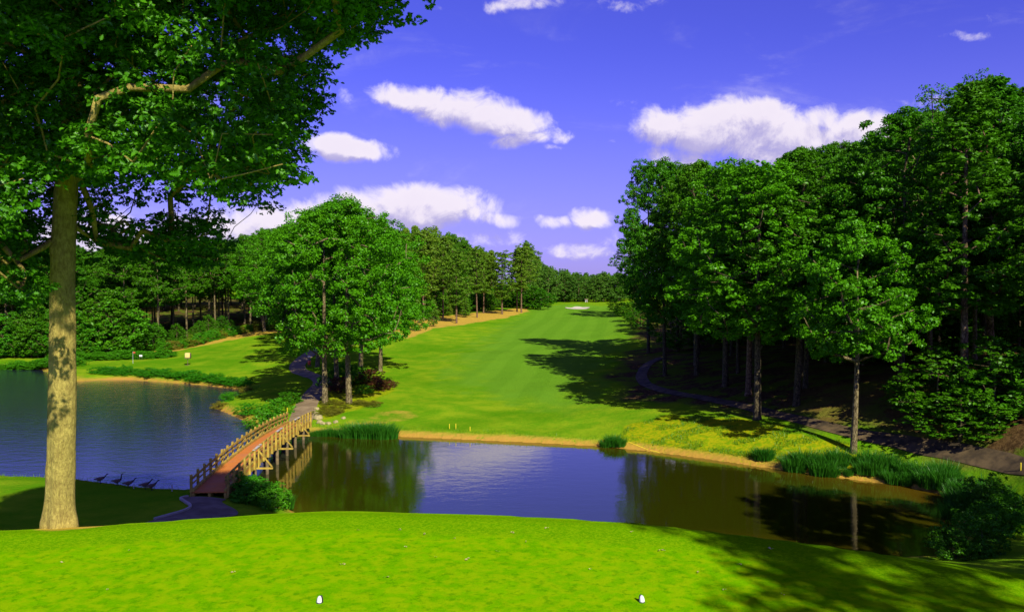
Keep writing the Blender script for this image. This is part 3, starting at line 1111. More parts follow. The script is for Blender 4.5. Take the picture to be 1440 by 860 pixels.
OAK = [proto('oak', 11 + i, 24, 8.0, 7.6 + i * .4, 98, 480, 0.27, M['leaf_oak'], M['bark'], 'round', .36, .215, inner=.48) for i in range(3)]
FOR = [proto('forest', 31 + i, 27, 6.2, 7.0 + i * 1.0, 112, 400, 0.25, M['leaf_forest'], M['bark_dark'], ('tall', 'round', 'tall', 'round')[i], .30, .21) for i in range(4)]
PIN = [proto('pine', 51 + i, 24, 4.4, (6.5, 9.0, 8.0, 10.5)[i], (110, 95, 90, 80)[i], 110, 0.44, M['leaf_pine'], M['bark_pine'], ('pine', 'pine', 'cone', 'tall')[i], .25, (.24, .22, .22, .27)[i], up=.7, flat=.45, inner=.25, shape='needle') for i in range(4)]
HIGH = [proto('high_tree', 57 + i, 27, 6.0, 13.0 + i, 80, 330, 0.30, M['leaf_forest'], M['bark'], 'round', .28, .24) for i in range(2)]
FAR = [proto('far', 61 + i, 16, 5.4, 2.0, 60, 110, 0.5, M['leaf_far'], M['bark'], 'round', .22, .26) for i in range(2)]
BANKT = proto('bank_tree', 47, 18.5, 5.2, 8.6, 80, 400, 0.23, M['leaf_oak'], M['bark'], 'round', .26, .22)
SPARSE = proto('thin_tree', 48, 27, 5.0, 11, 60, 110, 0.23, M['leaf_forest'], M['bark'], 'tall', .24, .22, rmin=.015)
FPIN = proto('feather_pine', 49, 27, 4.0, 9, 110, 230, 0.30, M['leaf_forest'], M['bark_pine'], 'cone', .26, .24, up=.6, shape='needle', rmin=.03)
BSH = [proto('bush', 71 + i, 3.0, 2.0, 0.5, 40, 130, 0.17, M['leaf_bush'], M['bark_dark'], 'round', .05, .30, rmin=.012, up=.5) for i in range(3)]
CON = [proto('cedar', 81, 7.0, 1.8, 0.6, 70, 90, 0.20, M['leaf_pine'], M['bark_dark'], 'cone', .10, .26, flat=.5)]

rnd = random.Random(7)

# ------------------------------------------------------------------ oaks in the middle
mid = [
    ('oak_tree', OAK[0], (457, 567), 1.5, 22.0, 8.0, 'oak with mottled dark trunk nearest the path beyond the bridge'),
    ('oak_tree', OAK[1], (491, 566), 1.5, 22.8, 8.2, 'large oak with pale sunlit trunk in the bed past the bridge'),
    ('oak_tree', OAK[2], (474, 547), 1.8, 23.0, 7.5, 'oak with dark shaded trunk just behind the two front oaks'),
    ('oak_tree', OAK[0], (507, 523), 2.0, 23.5, 8.0, 'oak with straight dark trunk on the mown grass behind the bed'),
    ('oak_tree', OAK[1], (535, 522), 1.9, 21.5, 7.0, 'oak with pale trunk standing alone on the open fairway grass'),
    ('oak_tree', OAK[2], (446, 512), 2.4, 23.5, 8.0, 'oak beside the loop of the far cart path'),
    ('oak_tree', OAK[0], (408, 474), 3.6, 24.0, 9.5, 'broad oak on the rise left of the far cart path'),
    ('oak_tree', OAK[1], (437, 487), 3.1, 21.0, 7.5, 'oak on the inner side of the far path bend, left of the trunks'),
    ('oak_tree', OAK[2], (372, 466), 4.0, 23.0, 8.5, 'bright crowned oak at the top of the rise, left of the other oaks'),
]
for i, (nm, pr_, px, z, h_, r_, lb) in enumerate(mid):
    g_ = GG(px[0], px[1], z)
    plant(nm, pr_, g_, h_, r_, 1.3 * i + .4, lb, 'oak tree', 'oaks beyond the bridge')


def toplimit(px, prof):
    return float(np.interp(px, [a for a, b in prof], [b for a, b in prof]))


RPROF = [(800, 330), (845, 300), (870, 255), (900, 228), (960, 232), (1050, 238), (1100, 218), (1150, 205), (1200, 185), (1250, 175), (1275, 150), (1330, 122), (1400, 108), (1440, 104), (1700, 90)]
front = [  # px, py, z, height, radius, label
    (912, 500, 3.2, None, 6.0, 'tall tree with slim dark trunk at the left tip of the dark wood'),
    (935, 528, 3.0, None, 5.6, 'tall tree with thick dark trunk where the path bends into the wood'),
    (953, 497, 3.8, None, 5.5, 'tree with short stout trunk seen behind the path at the left of the wood'),
    (980, 530, 3.2, None, 7.0, 'tree on the wood edge in the shade just behind the path bend'),
    (1020, 548, 3.1, 25, 7.4, 'tree whose trunk foot catches sun inside the left of the wood'),
    (1038, 532, 3.6, None, 5.5, 'thin trunked tree set back behind the sun spotted one'),
    (1065, 586, 2.5, 24, 7.6, 'leafy tree with grey trunk at the path, middle of the wood edge'),
    (1120, 575, 3.0, 24, 7.2, 'tree with dark slender trunk behind the path between two brighter crowns'),
    (1200, 634, 1.4, 18.5, 5.6, 'bright leafed tree with lone pale trunk on the pond bank'),
    (1265, 580, 3.6, 25, 6.6, 'tall dark tree right behind the pale trunk on the bank'),
    (1308, 560, 4.5, None, 5.2, 'tree with twisted pale upper limbs showing through thin leaves'),
    (1370, 545, 5.0, 27, 4.8, 'tree with pale pole of a trunk rising out of the green shrubs'),
]
placed = []
for i, (px, py, z, h_, r_, lb) in enumerate(front):
    g_ = GG(px, py, z)
    if h_ is None:
        h_ = CAMZ + (400 - toplimit(px, RPROF)) / FPX * g_.y - g_.z
        h_ = min(h_, 32)
    placed.append((g_.x, g_.y))
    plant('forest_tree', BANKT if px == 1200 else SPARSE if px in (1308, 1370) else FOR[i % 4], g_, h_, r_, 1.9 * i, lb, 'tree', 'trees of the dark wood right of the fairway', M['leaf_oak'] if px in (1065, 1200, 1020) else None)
for px, d_, h_, lb in [(893, 228, 25, 'tree far up the right edge of the fairway, behind the wood tip'), (905, 240, 26, 'farther tree up the right edge of the fairway, half hidden by the wood tip')]:
    x_ = (px - 720) / FPX * d_
    placed.append((x_, d_))
    plant('forest_tree', FOR[1], (x_, d_, H(x_, d_)), h_, 6, px, lb, 'tree', 'trees up the right edge of the fairway')
wood = [tuple(G(x, y))[:2] for x, y in [(1439, 640), (1300, 615), (1200, 600), (1100, 578), (1000, 560), (940, 540), (925, 520), (960, 495)]]
wood_poly = np.array(wood + [(58, 190), (90, 190), (110, 60), (60, 45)])
cand = np.array([(rnd.uniform(18, 110), rnd.uniform(45, 190)) for _ in range(5000)])
ok = sdist(cand, wood_poly) < -0.5
nw = 0
for (x, y) in cand[ok]:
    if nw >= 85: break
    px = 720 + x / y * FPX
    if px > 1640 or px < 868: continue
    sp_ = 4.6 if y < 100 else 6.2
    if any((x - a) ** 2 + (y - b) ** 2 < sp_ ** 2 for a, b in placed): continue
    placed.append((x, y))
    z = H(x, y)
    h_ = CAMZ + (400 - toplimit(px, RPROF)) / FPX * y - z
    h_ = min(33, max(15, h_ * rnd.uniform(.84, 1.0)))
    kd = rnd.random()
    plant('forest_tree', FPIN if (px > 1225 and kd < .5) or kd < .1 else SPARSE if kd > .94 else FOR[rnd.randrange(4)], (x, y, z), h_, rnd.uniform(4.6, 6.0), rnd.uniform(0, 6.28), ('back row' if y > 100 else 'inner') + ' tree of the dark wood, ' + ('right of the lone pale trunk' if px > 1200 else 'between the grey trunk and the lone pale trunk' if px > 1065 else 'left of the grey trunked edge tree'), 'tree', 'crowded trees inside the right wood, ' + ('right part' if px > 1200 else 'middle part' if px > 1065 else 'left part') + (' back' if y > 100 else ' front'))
    nw += 1

# ------------------------------------------------------------------ woods on the left, pines, far wood
LPROF = [(-300, 320), (0, 335), (200, 340), (300, 338), (345, 330), (400, 318), (440, 318), (545, 322), (600, 318), (640, 326), (680, 345), (700, 352), (720, 350), (740, 344), (760, 372), (780, 378), (810, 386), (900, 384)]
pines = [(596, 452, 5.0), (623, 449, 5.2), (642, 454, 4.8), (671, 447, 5.4), (680, 442, 5.7), (706, 442, 5.8), (727, 438, 6.2), (733, 438, 6.3), (741, 432, 6.6)]
plab = ['pine nearest the oaks at the left end of the sunny strip', 'tall pine with long bare reddish trunk, second from the oaks', 'pine in front with short bare trunk and low branches',
        'pine on the sandy edge with straight dark trunk near the group middle', 'slim pine close behind the straight dark trunked one', 'bushy pine with dark trunk beside the gap in the edge',
        'front pine of the tight pair at the right end of the row', 'back pine of the tight pair at the right end of the row', 'last pine with flat rounded top, nearest the far wood']
placed = []
for i, ((px, py, z), lb) in enumerate(zip(pines, plab)):
    g_ = GG(px, py, z)
    h_ = CAMZ + (400 - toplimit(px, LPROF)) / FPX * g_.y - g_.z
    h_ *= (0.98, .93, .82, .95, .9, .98, .95, 1.0, 1.02)[i]
    placed.append((g_.x, g_.y))
    plant('pine_tree', PIN[(0, 1, 0, 1, 2, 0, 2, 1, 3)[i]], g_, h_, (5, 4.4, 4.6, 4.2, 4, 5.2, 4.2, 4.6, 6)[i], 2.1 * i, lb, 'pine tree', 'pines along the left of the fairway')
lw = np.array([tuple(P(x, y, z))[:2] for x, y, z in [(-330, 495, 1.8), (0, 496, 1.5), (100, 496, 1.6), (215, 490, 2), (262, 472, 3), (330, 460, 4.4), (420, 452, 5), (540, 450, 5.2), (600, 441, 5.5), (700, 432, 6.4)]] + [(-12, 330), (-60, 330), (-130, 250), (-190, 190)])
for i, (px, py, z, lb) in enumerate([(222, 489, 1.9, 'tall tree with pale straight trunk at the water side end of the sandy rise'), (263, 477, 2.7, 'tall tree with short pale trunk above the box on the post'),
                                     (322, 464, 4.0, 'tall tree with pale leaning trunk halfway up the sandy rise'), (352, 458, 4.6, 'tall tree with pale trunk near the top of the sandy rise'), (352, 457, 4.6, None), (303, 466, 3.9, 'dim trunked tree between two pale trunks on the rise')]):
    if lb is None: continue
    g_ = GG(px, py, z)
    placed.append((g_.x, g_.y))
    plant('forest_tree', HIGH[i % 2], g_, (CAMZ + 60 / FPX * g_.y - g_.z), 5.5, i * 1.3, lb, 'tree', 'pale trunked trees at the edge of the left wood')
cand = np.array([(rnd.uniform(-190, 0), rnd.uniform(140, 330)) for _ in range(9000)])
sd_ = sdist(cand, lw)
nl = [0, 0]
for (x, y), s__ in sorted(zip(map(tuple, cand), sd_), key=lambda q_: -q_[1]):
    if s__ > -1.0 or s__ < -30: continue
    px = 720 + x / y * FPX
    if px < -60 or px > 745: continue
    sp_ = 5.5 if s__ > -14 else 8.5
    if any((x - a) ** 2 + (y - b) ** 2 < sp_ ** 2 for a, b in placed): continue
    placed.append((x, y))
    z = H(x, y)
    h_ = CAMZ + (400 - toplimit(px, LPROF)) / FPX * y - z
    h_ = min(30, max(13, h_ * rnd.uniform(.82, 1.0)))
    pine_ = px > 560 and s__ > -22
    if (pine_ and rnd.random() < .8) or (px > 430 and rnd.random() < .45):
        nl[0] += 1
        plant('pine_tree', PIN[rnd.randrange(4)], (x, y, z), h_ * rnd.uniform(.93, 1.06), rnd.uniform(3.6, 5.2), rnd.uniform(0, 6.28), 'pine standing back in the wood left of the fairway', 'pine tree', 'pines inside the left wood')
    else:
        nl[1] += 1
        plant('forest_tree', HIGH[rnd.randrange(2)] if s__ > -13 and px < 420 else FOR[rnd.randrange(4)], (x, y, z), h_, rnd.uniform(5.0, 6.4), rnd.uniform(0, 6.28), ('front row' if s__ > -8 else 'back row') + ' tree of the wood across the lake, ' + ('left of the near trunk' if px < 75 else 'between the near trunk and the flagstick' if px < 187 else 'above the sandy rise' if px < 350 else 'behind the oaks'), 'tree', ('front' if s__ > -8 else 'back') + ' of the wood across the lake ' + ('west' if px < 75 else 'mid' if px < 187 else 'east' if px < 350 else 'behind the oaks'))
print('trees', nw, nl)

for i in range(46):
    px = rnd.uniform(735, 900)
    y = 372 + (i % 4) * 14 + rnd.uniform(-4, 4)
    x = (px - 720) / FPX * y
    z = H(x, y)
    ptop = toplimit(px, LPROF) + rnd.uniform(-2, 5)
    h_ = CAMZ + (400 - ptop) / FPX * y - z
    plant('broadleaf_tree', FAR[i % 2], (x, y, z), h_, rnd.uniform(4.5, 6.5), rnd.uniform(0, 6.28), 'rounded tree of the low far wood closing off the fairway', 'tree', 'far wood at the end of the fairway')

# ------------------------------------------------------------------ the near oak
NP = P(85, 739, TEE_Z)
NB = (NP.x, 10.85, TEE_Z - 0.02)
near_e = empty('oak_tree', NB)
tag(near_e, 'big near oak with thick sunlit trunk at the edge of the tee', 'oak tree')


def shade_ok(x, y, z, rng):
    """keep boughs off the line between the sun and the lower trunk and the open tee"""
    k = math.tan(SUN_EL)
    s_ = (z - TEE_Z) / k
    if y + LH.y * s_ < 12.6 and x + LH.x * s_ > -13.5: return False
    if y < NB[1]:
        u = (NB[1] - y) / LH.y
        za, xa = z - u * k, x + LH.x * u
        if abs(xa - NB[0]) < 1.3:
            if za < 14.6: return False
            if za < 16.0 and rng.random() < .5: return False
        # the low bright boughs on the camera's side stay in the sun
        if -8.5 < xa < -3.6 and 15.3 < za < 17.3 and rng.random() < .7: return False
    # and nothing of the upper crown hangs into the open sky of the view
    if y > 0.5:
        dd = CAMZ + (400 / FPX) * y
        if z - 1.2 < dd and x - 1.2 > -15: return False
    return True


def near_oak():
    rng = np.random.default_rng(5)
    D0 = NB[1]
    base = np.array(NB)
    # trunk line from the photograph: pixel x centre and width by height
    prof = [(738, 85, 46), (722, 84.5, 44), (700, 84.5, 42), (650, 86, 41), (600, 87, 41), (550, 88, 41), (500, 88, 40), (450, 88, 39), (400, 88, 37), (350, 89, 36), (300, 91, 35), (265, 93, 34), (200, 97, 33), (140, 101, 32), (80, 106, 29), (20, 108, 27)]
    tr, rd = [], []
    for (py, px, w) in prof:
        p = PD(px, py, D0)
        tr.append(np.array((p.x, p.y, p.z)) - base)
        rd.append(w * .87 / FPX * D0 / 2)
    for k in range(1, 13):
        tr.append(tr[-1] + np.array((0.05 * math.sin(k), -0.08, 1.05)))
        rd.append(rd[-1] * .88)
    ctr = catmull([Vector(t) for t in tr], 5)
    crd = np.interp(np.linspace(0, len(rd) - 1, len(ctr)), range(len(rd)), rd)
    nseg = 72
    zs = [c.z for c in ctr]
    # fine rings for bark relief and root flare
    rings = []
    zz = np.concatenate([np.linspace(-0.35, 6.2, 220), np.linspace(6.3, zs[-1], 60)])
    cx = np.interp(zz, zs, [c.x for c in ctr])
    cy = np.interp(zz, zs, [c.y for c in ctr])
    cr = np.interp(zz, zs, crd)
    th = np.arange(nseg) / nseg * 2 * np.pi
    T, Z = np.meshgrid(th, zz)
    rr = cr[:, None] * np.ones_like(T)
    flare = np.exp(-np.clip(Z, 0, 9) / 0.17)
    rr *= 1 + flare * (0.14 + .11 * np.cos(5 * T + .6) + .06 * np.cos(3 * T))
    rr += 0.007 * (vnoise(T * 9, Z * 3.0, 1) + vnoise(T * 20, Z * 9, 2) - 1) + 0.012 * (vnoise(T * 2.5, Z * 1.3, 8) - .5)
    rr += 0.006 * np.sin(T * 4 + Z * .7)
    for zk, tk, ak, wk in ((1.35, 4.6, .022, .10), (2.5, 5.3, .016, .08), (3.7, 4.1, .030, .12), (4.6, 5.0, .018, .09), (0.7, 3.9, .015, .12)):   # old knots
        rr += ak * np.exp(-((Z - zk) / wk) ** 2 - ((T - tk) / .35) ** 2)
    V = np.stack([cx[:, None] + rr * np.cos(T), cy[:, None] + rr * np.sin(T), Z], -1).reshape(-1, 3)
    ii = np.arange(len(zz) * nseg).reshape(len(zz), nseg)
    q_ = np.stack([ii[:-1], np.roll(ii[:-1], -1, 1), np.roll(ii[1:], -1, 1), ii[1:]], -1).reshape(-1, 4)
    tm = np_mesh('trunk', V, q_.ravel(), np.full(len(q_), 4), True)
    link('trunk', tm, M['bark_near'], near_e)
    # sprays of leaves: the part the frame shows follows the photograph's outline
    edge = [(-30, 640), (0, 566), (20, 556), (40, 540), (55, 500), (62, 455), (100, 452), (150, 462), (165, 455), (185, 430), (215, 428), (240, 405), (262, 395), (285, 380), (300, 345), (325, 325), (345, 250), (360, 215)]
    ey = [a for a, b in edge]
    ex = [b for a, b in edge]
    tg, rc, kind = [], [], []
    tries = 0
    while len(tg) < 860 and tries < 60000:
        tries += 1
        py = rng.uniform(-140, 350)
        xr = np.interp(py, ey, ex) - 14
        px = rng.uniform(-260, xr)
        dep = D0 + rng.uniform(-3.4, 4.6)
        # leaves in front of the trunk only above its bare length
        if dep < D0 and py > 255 and px > 20: continue
        if dep < D0 and py > 235 and px > 60 and px < 130 and rng.random() < .7: continue
        if py > 320 and px > 60 and rng.random() < .65: continue
        # holes the sky shows through
        if rng.random() < .0: continue
        hx, hy = 0.5 + .5 * math.sin(px * .031 + 1.7) * math.cos(py * .045 + px * .008), 0
        if hx > .86 and rng.random() < .8: continue
        if vnoise(np.array([px * .022]), np.array([py * .03]), 77)[0] > .72 and rng.random() < .75: continue
        p = PD(px, py, dep)
        if dep < D0:             # let some sun through to the upper trunk
            u = (D0 - dep) / LH.y
            if abs(p.x + LH.x * u - NB[0]) < .75 and 14.0 < p.z - u * math.tan(SUN_EL) < 15.6 and rng.random() < .5: continue
        tg.append(np.array((p.x, p.y, p.z)) - base)
        rc.append(rng.uniform(.22, .46))
        kind.append(0)
    for _ in range(46):          # boughs hanging before the upper trunk
        p = PD(rng.uniform(-20, 260), rng.uniform(-30, 238), D0 - rng.uniform(.6, 2.2))
        tg.append(np.array((p.x, p.y, p.z)) - base)
        rc.append(rng.uniform(.30, .46))
        kind.append(0)
    for _ in range(150):         # and a dark mass of them behind it
        p = PD(rng.uniform(-120, 430), rng.uniform(-40, 250), D0 + rng.uniform(1.0, 5.0))
        if p.x > PD(420, 0, p.y).x - .3 and p.z < PD(0, 150, p.y).z: continue
        tg.append(np.array((p.x, p.y, p.z)) - base)
        rc.append(rng.uniform(.30, .50))
        kind.append(0)
    for _ in range(60):          # low hanging boughs at the left edge of the view
        p = PD(rng.uniform(-120, 58), rng.uniform(250, 425), D0 + rng.uniform(.6, 3.5))
        tg.append(np.array((p.x, p.y, p.z)) - base)
        rc.append(rng.uniform(.25, .42))
        kind.append(0)
    for _ in range(26):          # sprays that dapple the upper trunk with shade
        za = rng.uniform(14.3, 16.6)
        u = rng.uniform(4.0, 7.5)
        k = math.tan(SUN_EL)
        tg.append(np.array((-6.15 + rng.uniform(-.5, .5) - LH.x * u, NB[1] - LH.y * u, za + k * u)) - base)
        rc.append(rng.uniform(.16, .30))
        kind.append(0)
    for _ in range(330):         # the crown's sunward side, above the view: it keeps the upper boughs dark
        k = math.tan(SUN_EL)
        xt, zt = rng.uniform(-12.5, 1.0), rng.uniform(15.6, 20.5)
        if xt < -3.4 and zt < 17.7: continue
        u = rng.uniform(3.5, 9.5)
        x, y, z = xt - LH.x * u, NB[1] + rng.uniform(-1.5, 2.5) - LH.y * u, zt + k * u
        if not shade_ok(x, y, z, rng): continue
        tg.append(np.array((x, y, z)) - base)
        rc.append(rng.uniform(.55, .85))
        kind.append(1)
    for _ in range(46):          # low fringe of leaves on the left, behind the trunk
        px, py = rng.uniform(-90, 70), rng.uniform(330, 420)
        p = PD(px, py, D0 + rng.uniform(-1.5, 3.5))
        if 45 < px: continue
        tg.append(np.array((p.x, p.y, p.z)) - base)
        rc.append(rng.uniform(.25, .45))
        kind.append(0)
    for _ in range(34):
        px, py = rng.uniform(115, 330), rng.uniform(318, 372)
        p = PD(px, py, D0 + rng.uniform(0.5, 4.0))
        tg.append(np.array((p.x, p.y, p.z)) - base)
        rc.append(rng.uniform(.22, .36))
        kind.append(0)
    # the rest of the crown, above the frame
    for i in range(1050):
        t = rng.uniform(0, 1)
        z = 8.4 + t * 19.0
        e = 9.0 * math.sqrt(max(0.04, 1 - (t * 1.15 - .30) ** 2 * 1.15))
        a = i * 2.39996
        r = e * math.sqrt(rng.uniform(.12, 1))
        if not shade_ok(NB[0] + r * math.cos(a), NB[1] + r * math.sin(a), NB[2] + z, rng): continue
        tg.append(np.array((r * math.cos(a), r * math.sin(a), z)))
        rc.append(rng.uniform(.8, 1.25))
        kind.append(1)
    for i in range(170):         # boughs reaching toward the camera, over the frame
        y = rng.uniform(2.5, 9.5)
        x = rng.uniform(-12, 1.8)
        z = CAMZ + .40 * y + rng.uniform(.9, 3.6)
        if not shade_ok(x, y, z, rng): continue
        tg.append(np.array((x, y, z)) - base)
        rc.append(rng.uniform(.6, .95))
        kind.append(1)
    trunkline = [np.array((np.interp(z, zs, [c.x for c in ctr]), np.interp(z, zs, [c.y for c in ctr]), z)) for z in np.linspace(0, zs[-1], 40)]
    usable = [p for p in trunkline]
    nodes, par, w = skeleton(usable, tg, rng, .32, 1.0, .16, bare=sum(1 for p in usable if p[2] < 5.6))
    rad = np.minimum(0.0062 * w ** .50, 0.042)
    rad[:40] = np.interp([p[2] for p in usable], zs, crd)
    lb = limbs_mb(nodes, par, rad, 0.0060, 7, skip=40)
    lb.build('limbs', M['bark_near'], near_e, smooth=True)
    C, Nn, S = [], [], []
    for c, r_, k in zip(tg, rc, kind):
        if k == 0:
            ntw = int(34 * (r_ / .4) ** 2) + 6
            d = rng.normal(size=(ntw, 3))
            d /= np.linalg.norm(d, axis=1, keepdims=True)
            tip = c + d * r_ * rng.uniform(.35, 1, size=(ntw, 1)) * np.array((1, 1, .62))
            for j in range(ntw):                       # a rosette of leaves on every twig tip
                m_ = rng.integers(6, 11)
                o = rng.normal(size=(m_, 3))
                o /= np.linalg.norm(o, axis=1, keepdims=True)
                o = o * np.array((1, 1, .45)) + d[j] * .35
                C.append(tip[j] + o * rng.uniform(.025, .085, size=(m_, 1)))
                Nn.append(np.array((0, -.10, .75)) + d[j] * .45 + rng.normal(size=(m_, 3)) * .55)
                S.append(rng.uniform(.048, .092, m_))
        else:
            m_ = int(230 * r_ ** 2)
            d = rng.normal(size=(m_, 3))
            d /= np.linalg.norm(d, axis=1, keepdims=True)
            C.append(c + d * r_ * rng.uniform(.1, 1, size=(m_, 1)) ** .5 * np.array((1, 1, .6)))
            Nn.append(np.array((0, 0, .6)) + d * .5 + rng.normal(size=(m_, 3)) * .5)
            S.append(rng.uniform(.20, .34, m_))
    cm = leaves_mesh('crown', np.concatenate(C), np.concatenate(Nn), np.concatenate(S), rng, 'oak')
    print('near leaves', sum(len(s) for s in S))
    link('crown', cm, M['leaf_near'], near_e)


near_oak()

# trees beside and behind the tee, out of the frame: their shade falls in it
for (x, y, h_, r_, lb) in [(14.0, -3.2, 16, 5.2, 'oak beside the tee, out of view on its right'), (22, 8, 20, 6.0, 'oak below the tee, out of view on its right'),
                           (31, 27, 20, 6.0, 'oak on the slope below the tee, out of view at the right'),
                           (36, 24, 24, 6.5, 'tall oak near the right end of the pond'),
                           (52, 50, 27, 7, 'tall oak beyond the right picture edge beside the path'), (60, 62, 28, 7, 'tall oak beyond the right picture edge in the wood'), (56, 40, 27, 7, 'tall oak beyond the right picture edge, farther from the pond')]:
    plant('oak_tree', OAK[1], (x, y, H(x, y)), h_, r_, x, lb, 'oak tree')

# ------------------------------------------------------------------ bridge
M['wood'] = simple('weathered_yellow_timber', (0.28, 0.19, 0.030), (0.52, 0.38, 0.055), 2.2, 0.8, 0.35)
M['wood_grey'] = simple('grey_timber', (0.42, 0.38, 0.30), (0.60, 0.55, 0.45), 5.0, 0.8, 0.3)
M['pile'] = simple('dark_timber_pile', (0.10, 0.075, 0.035), (0.20, 0.15, 0.07), 3.0, 0.85, 0.4)


def deck_mat():
    m, nt, out = new_mat('orange_deck_boards')
    b = N(nt, 'ShaderNodeBsdfPrincipled')
    tc = N(nt, 'ShaderNodeTexCoord')
    sp = N(nt, 'ShaderNodeSeparateXYZ')
    nt.links.new(tc.outputs['Object'], sp.inputs[0])
    fr = math_(nt, 'FRACT', math_(nt, 'MULTIPLY', sp.outputs[1], 5.0))
    gap = maprange(nt, fr, 0.0, 0.10, 0.55, 1.0)
    n = noise(nt, tc.outputs['Object'], 3.0, 4.0)
    n0 = noise(nt, tc.outputs['Object'], 0.5, 3.0)
    c = mixc(nt, n, (0.52, 0.15, 0.022), (0.68, 0.25, 0.045))
    c = mixc(nt, maprange(nt, n0, .45, .65, 0, .5), c, (0.50, 0.19, 0.08))
    c = mixc(nt, 1.0, c, gap, 'MULTIPLY')
    nt.links.new(c, b.inputs['Base Color'])
    b.inputs['Roughness'].default_value = 0.8
    b.inputs['Specular IOR Level'].default_value = 0.2
    nt.links.new(b.outputs[0], out.inputs[0])
    return m


def bridge():
    A = Vector((-20.9, 51.6, 0))
    B_ = Vector((-22.45, 79.4, 0))
    br = empty('footbridge', (A.x, A.y, 0))
    tag(br, 'arched timber footbridge with orange deck and yellow railings over the pond', 'bridge')
    L = (B_ - A).length
    f = (B_ - A).normalized()
    s = Vector((f.y, -f.x, 0))
    W = 2.25

    def deckz(t):
        return 1.50 + (1.20 - 1.50) * t + .52 * 4 * t * (1 - t)

    def pt(t, off, dz=0.0):
        p = f * (L * t) + s * off
        return Vector((p.x, p.y, deckz(t) + dz))
    n = 66
    v, fc = [], []
    for i in range(n + 1):
        t = i / n
        for off in (0, W):
            v.append(pt(t, off, 0.0))
        for off in (0, W):
            v.append(pt(t, off, -.08))
    for i in range(n):
        a, b_ = i * 4, i * 4 + 4
        fc += [(a, a + 1, b_ + 1, b_), (a + 2, b_ + 2, b_ + 3, a + 3), (a, b_, b_ + 2, a + 2), (a + 1, a + 3, b_ + 3, b_ + 1)]
    fc += [(0, 2, 3, 1), (n * 4, n * 4 + 1, n * 4 + 3, n * 4 + 2)]
    mb = MB()
    mb.add(v, fc)
    mb.build('deck', deck_mat(), br)

    def rail(name, off, dz, w, h_, t0=0.0, t1=1.0, mat='wood', k=33):
        m_ = MB()
        for i in range(k):
            a, b_ = t0 + (t1 - t0) * i / k, t0 + (t1 - t0) * (i + 1) / k
            m_.bar(pt(a, off, dz), pt(b_, off, dz) + (pt(b_, off, dz) - pt(a, off, dz)) * .004, w, h_)
        return m_.build(name, M[mat], br)
    rail('girder', .10, -.28, .16, .36)
    rail('girder', W - .10, -.28, .16, .36)
    rail('girder', W / 2, -.28, .16, .36)
    rail('kerb_beam', .08, .09, .16, .17)
    rail('kerb_beam', W - .08, .09, .16, .17)
    rail('top_rail', .075, .90, .05, .17)
    rail('mid_rail', .075, .56, .04, .10)
    rail('top_rail', W - .085, .90, .05, .17)
    rail('mid_rail', W - .085, .56, .04, .10)
    npst = 22
    for k in range(npst):
        t = .004 + .992 * k / (npst - 1)
        for side in (0, 1):
            m_ = MB()
            off = -.055 if side == 0 else W + .055
            lo = -.45 if side else -.30
            m_.bar(pt(t, off, lo), pt(t, off, 1.10), .15, .15, up=f)
            m_.build('post', M['wood'], br, bevel=.012)
    # outriggers that brace the railing, three on each side
    for t in (.27, .52, .77):
        for side in (0, 1):
            m_ = MB()
            sg = 1 if side else -1
            off = W + .125 if side else -.125
            m_.bar(pt(t, W / 2, -.55), pt(t, off + sg * 1.05, -.55), .14, .12)
            m_.bar(pt(t, off, .80), pt(t, off + sg * .98, -.44), .09, .11, up=f)
            m_.bar(pt(t, off, -.50), pt(t, off, .95), .10, .10, up=f)
            m_.build('outrigger', M['wood'], br)
            m2 = MB()
            m2.bar(pt(t - .035, off - sg * .09, 1.04), pt(t + .035, off - sg * .09, 1.04), .20, .05)
            if side: m2.build('rail_cap', M['wood_grey'], br)
    for t in (.12, .27, .40, .52, .65, .77, .90):
        for off in (.15, W / 2, W - .15):
            m_ = MB()
            a = pt(t, off, -.46)
            m_.tube([Vector((a.x, a.y, -1.6)), a], [.14, .13], 10)
            m_.build('pile', M['pile'], br, smooth=True)
        m_ = MB()
        m_.bar(pt(t + .008, -.1, -.52), pt(t + .008, W + .1, -.52), .14, .14)
        m_.build('cross_beam', M['pile'], br)


bridge()

# ------------------------------------------------------------------ shrubs, reeds, grasses


def bush(px, py, z, h_, r_, label, group=None, leafm=None, name='shrub', pi=None, cat='shrub', onground=True):
    g_ = GG(px, py, z)
    pr_ = BSH[rnd.randrange(3)] if pi is None else pi
    return plant(name, pr_, g_, h_, r_, rnd.uniform(0, 6.28), label, cat, group, leafm, sink=.1)


def tuft_mesh(name, seed, n, hh, rad, w):
    rng = np.random.default_rng(seed)
    a = rng.uniform(0, 2 * np.pi, n)
    r = rad * np.sqrt(rng.uniform(0, 1, n))
    b = np.stack([r * np.cos(a), r * np.sin(a), np.full(n, -.1)], 1)
    lean = np.stack([np.cos(a), np.sin(a), np.zeros(n)], 1) * (r / rad)[:, None] * .35 + rng.normal(size=(n, 3)) * .14
    lean[:, 2] = 0
    h_ = hh * rng.uniform(.6, 1.1, n)
    m1 = b + lean * (h_ * .35)[:, None] + np.array((0, 0, 1)) * (h_ * .6)[:, None]
    m2 = b + lean * (h_ * 1.1)[:, None] + np.array((0, 0, 1)) * (h_ * .95)[:, None]
    sd = rng.uniform(0, np.pi, n)
    s = np.stack([np.cos(sd), np.sin(sd), np.zeros(n)], 1) * w
    V = np.stack([b - s, b + s, m1 + s * .8, m1 - s * .8, m2], 1).reshape(-1, 3)
    k = np.arange(n)[:, None] * 5
    loops = np.concatenate([k + 0, k + 1, k + 2, k + 3, k + 3, k + 2, k + 4], 1).ravel()
    me = np_mesh(name, V, loops, np.tile([4, 3], n))
    return me


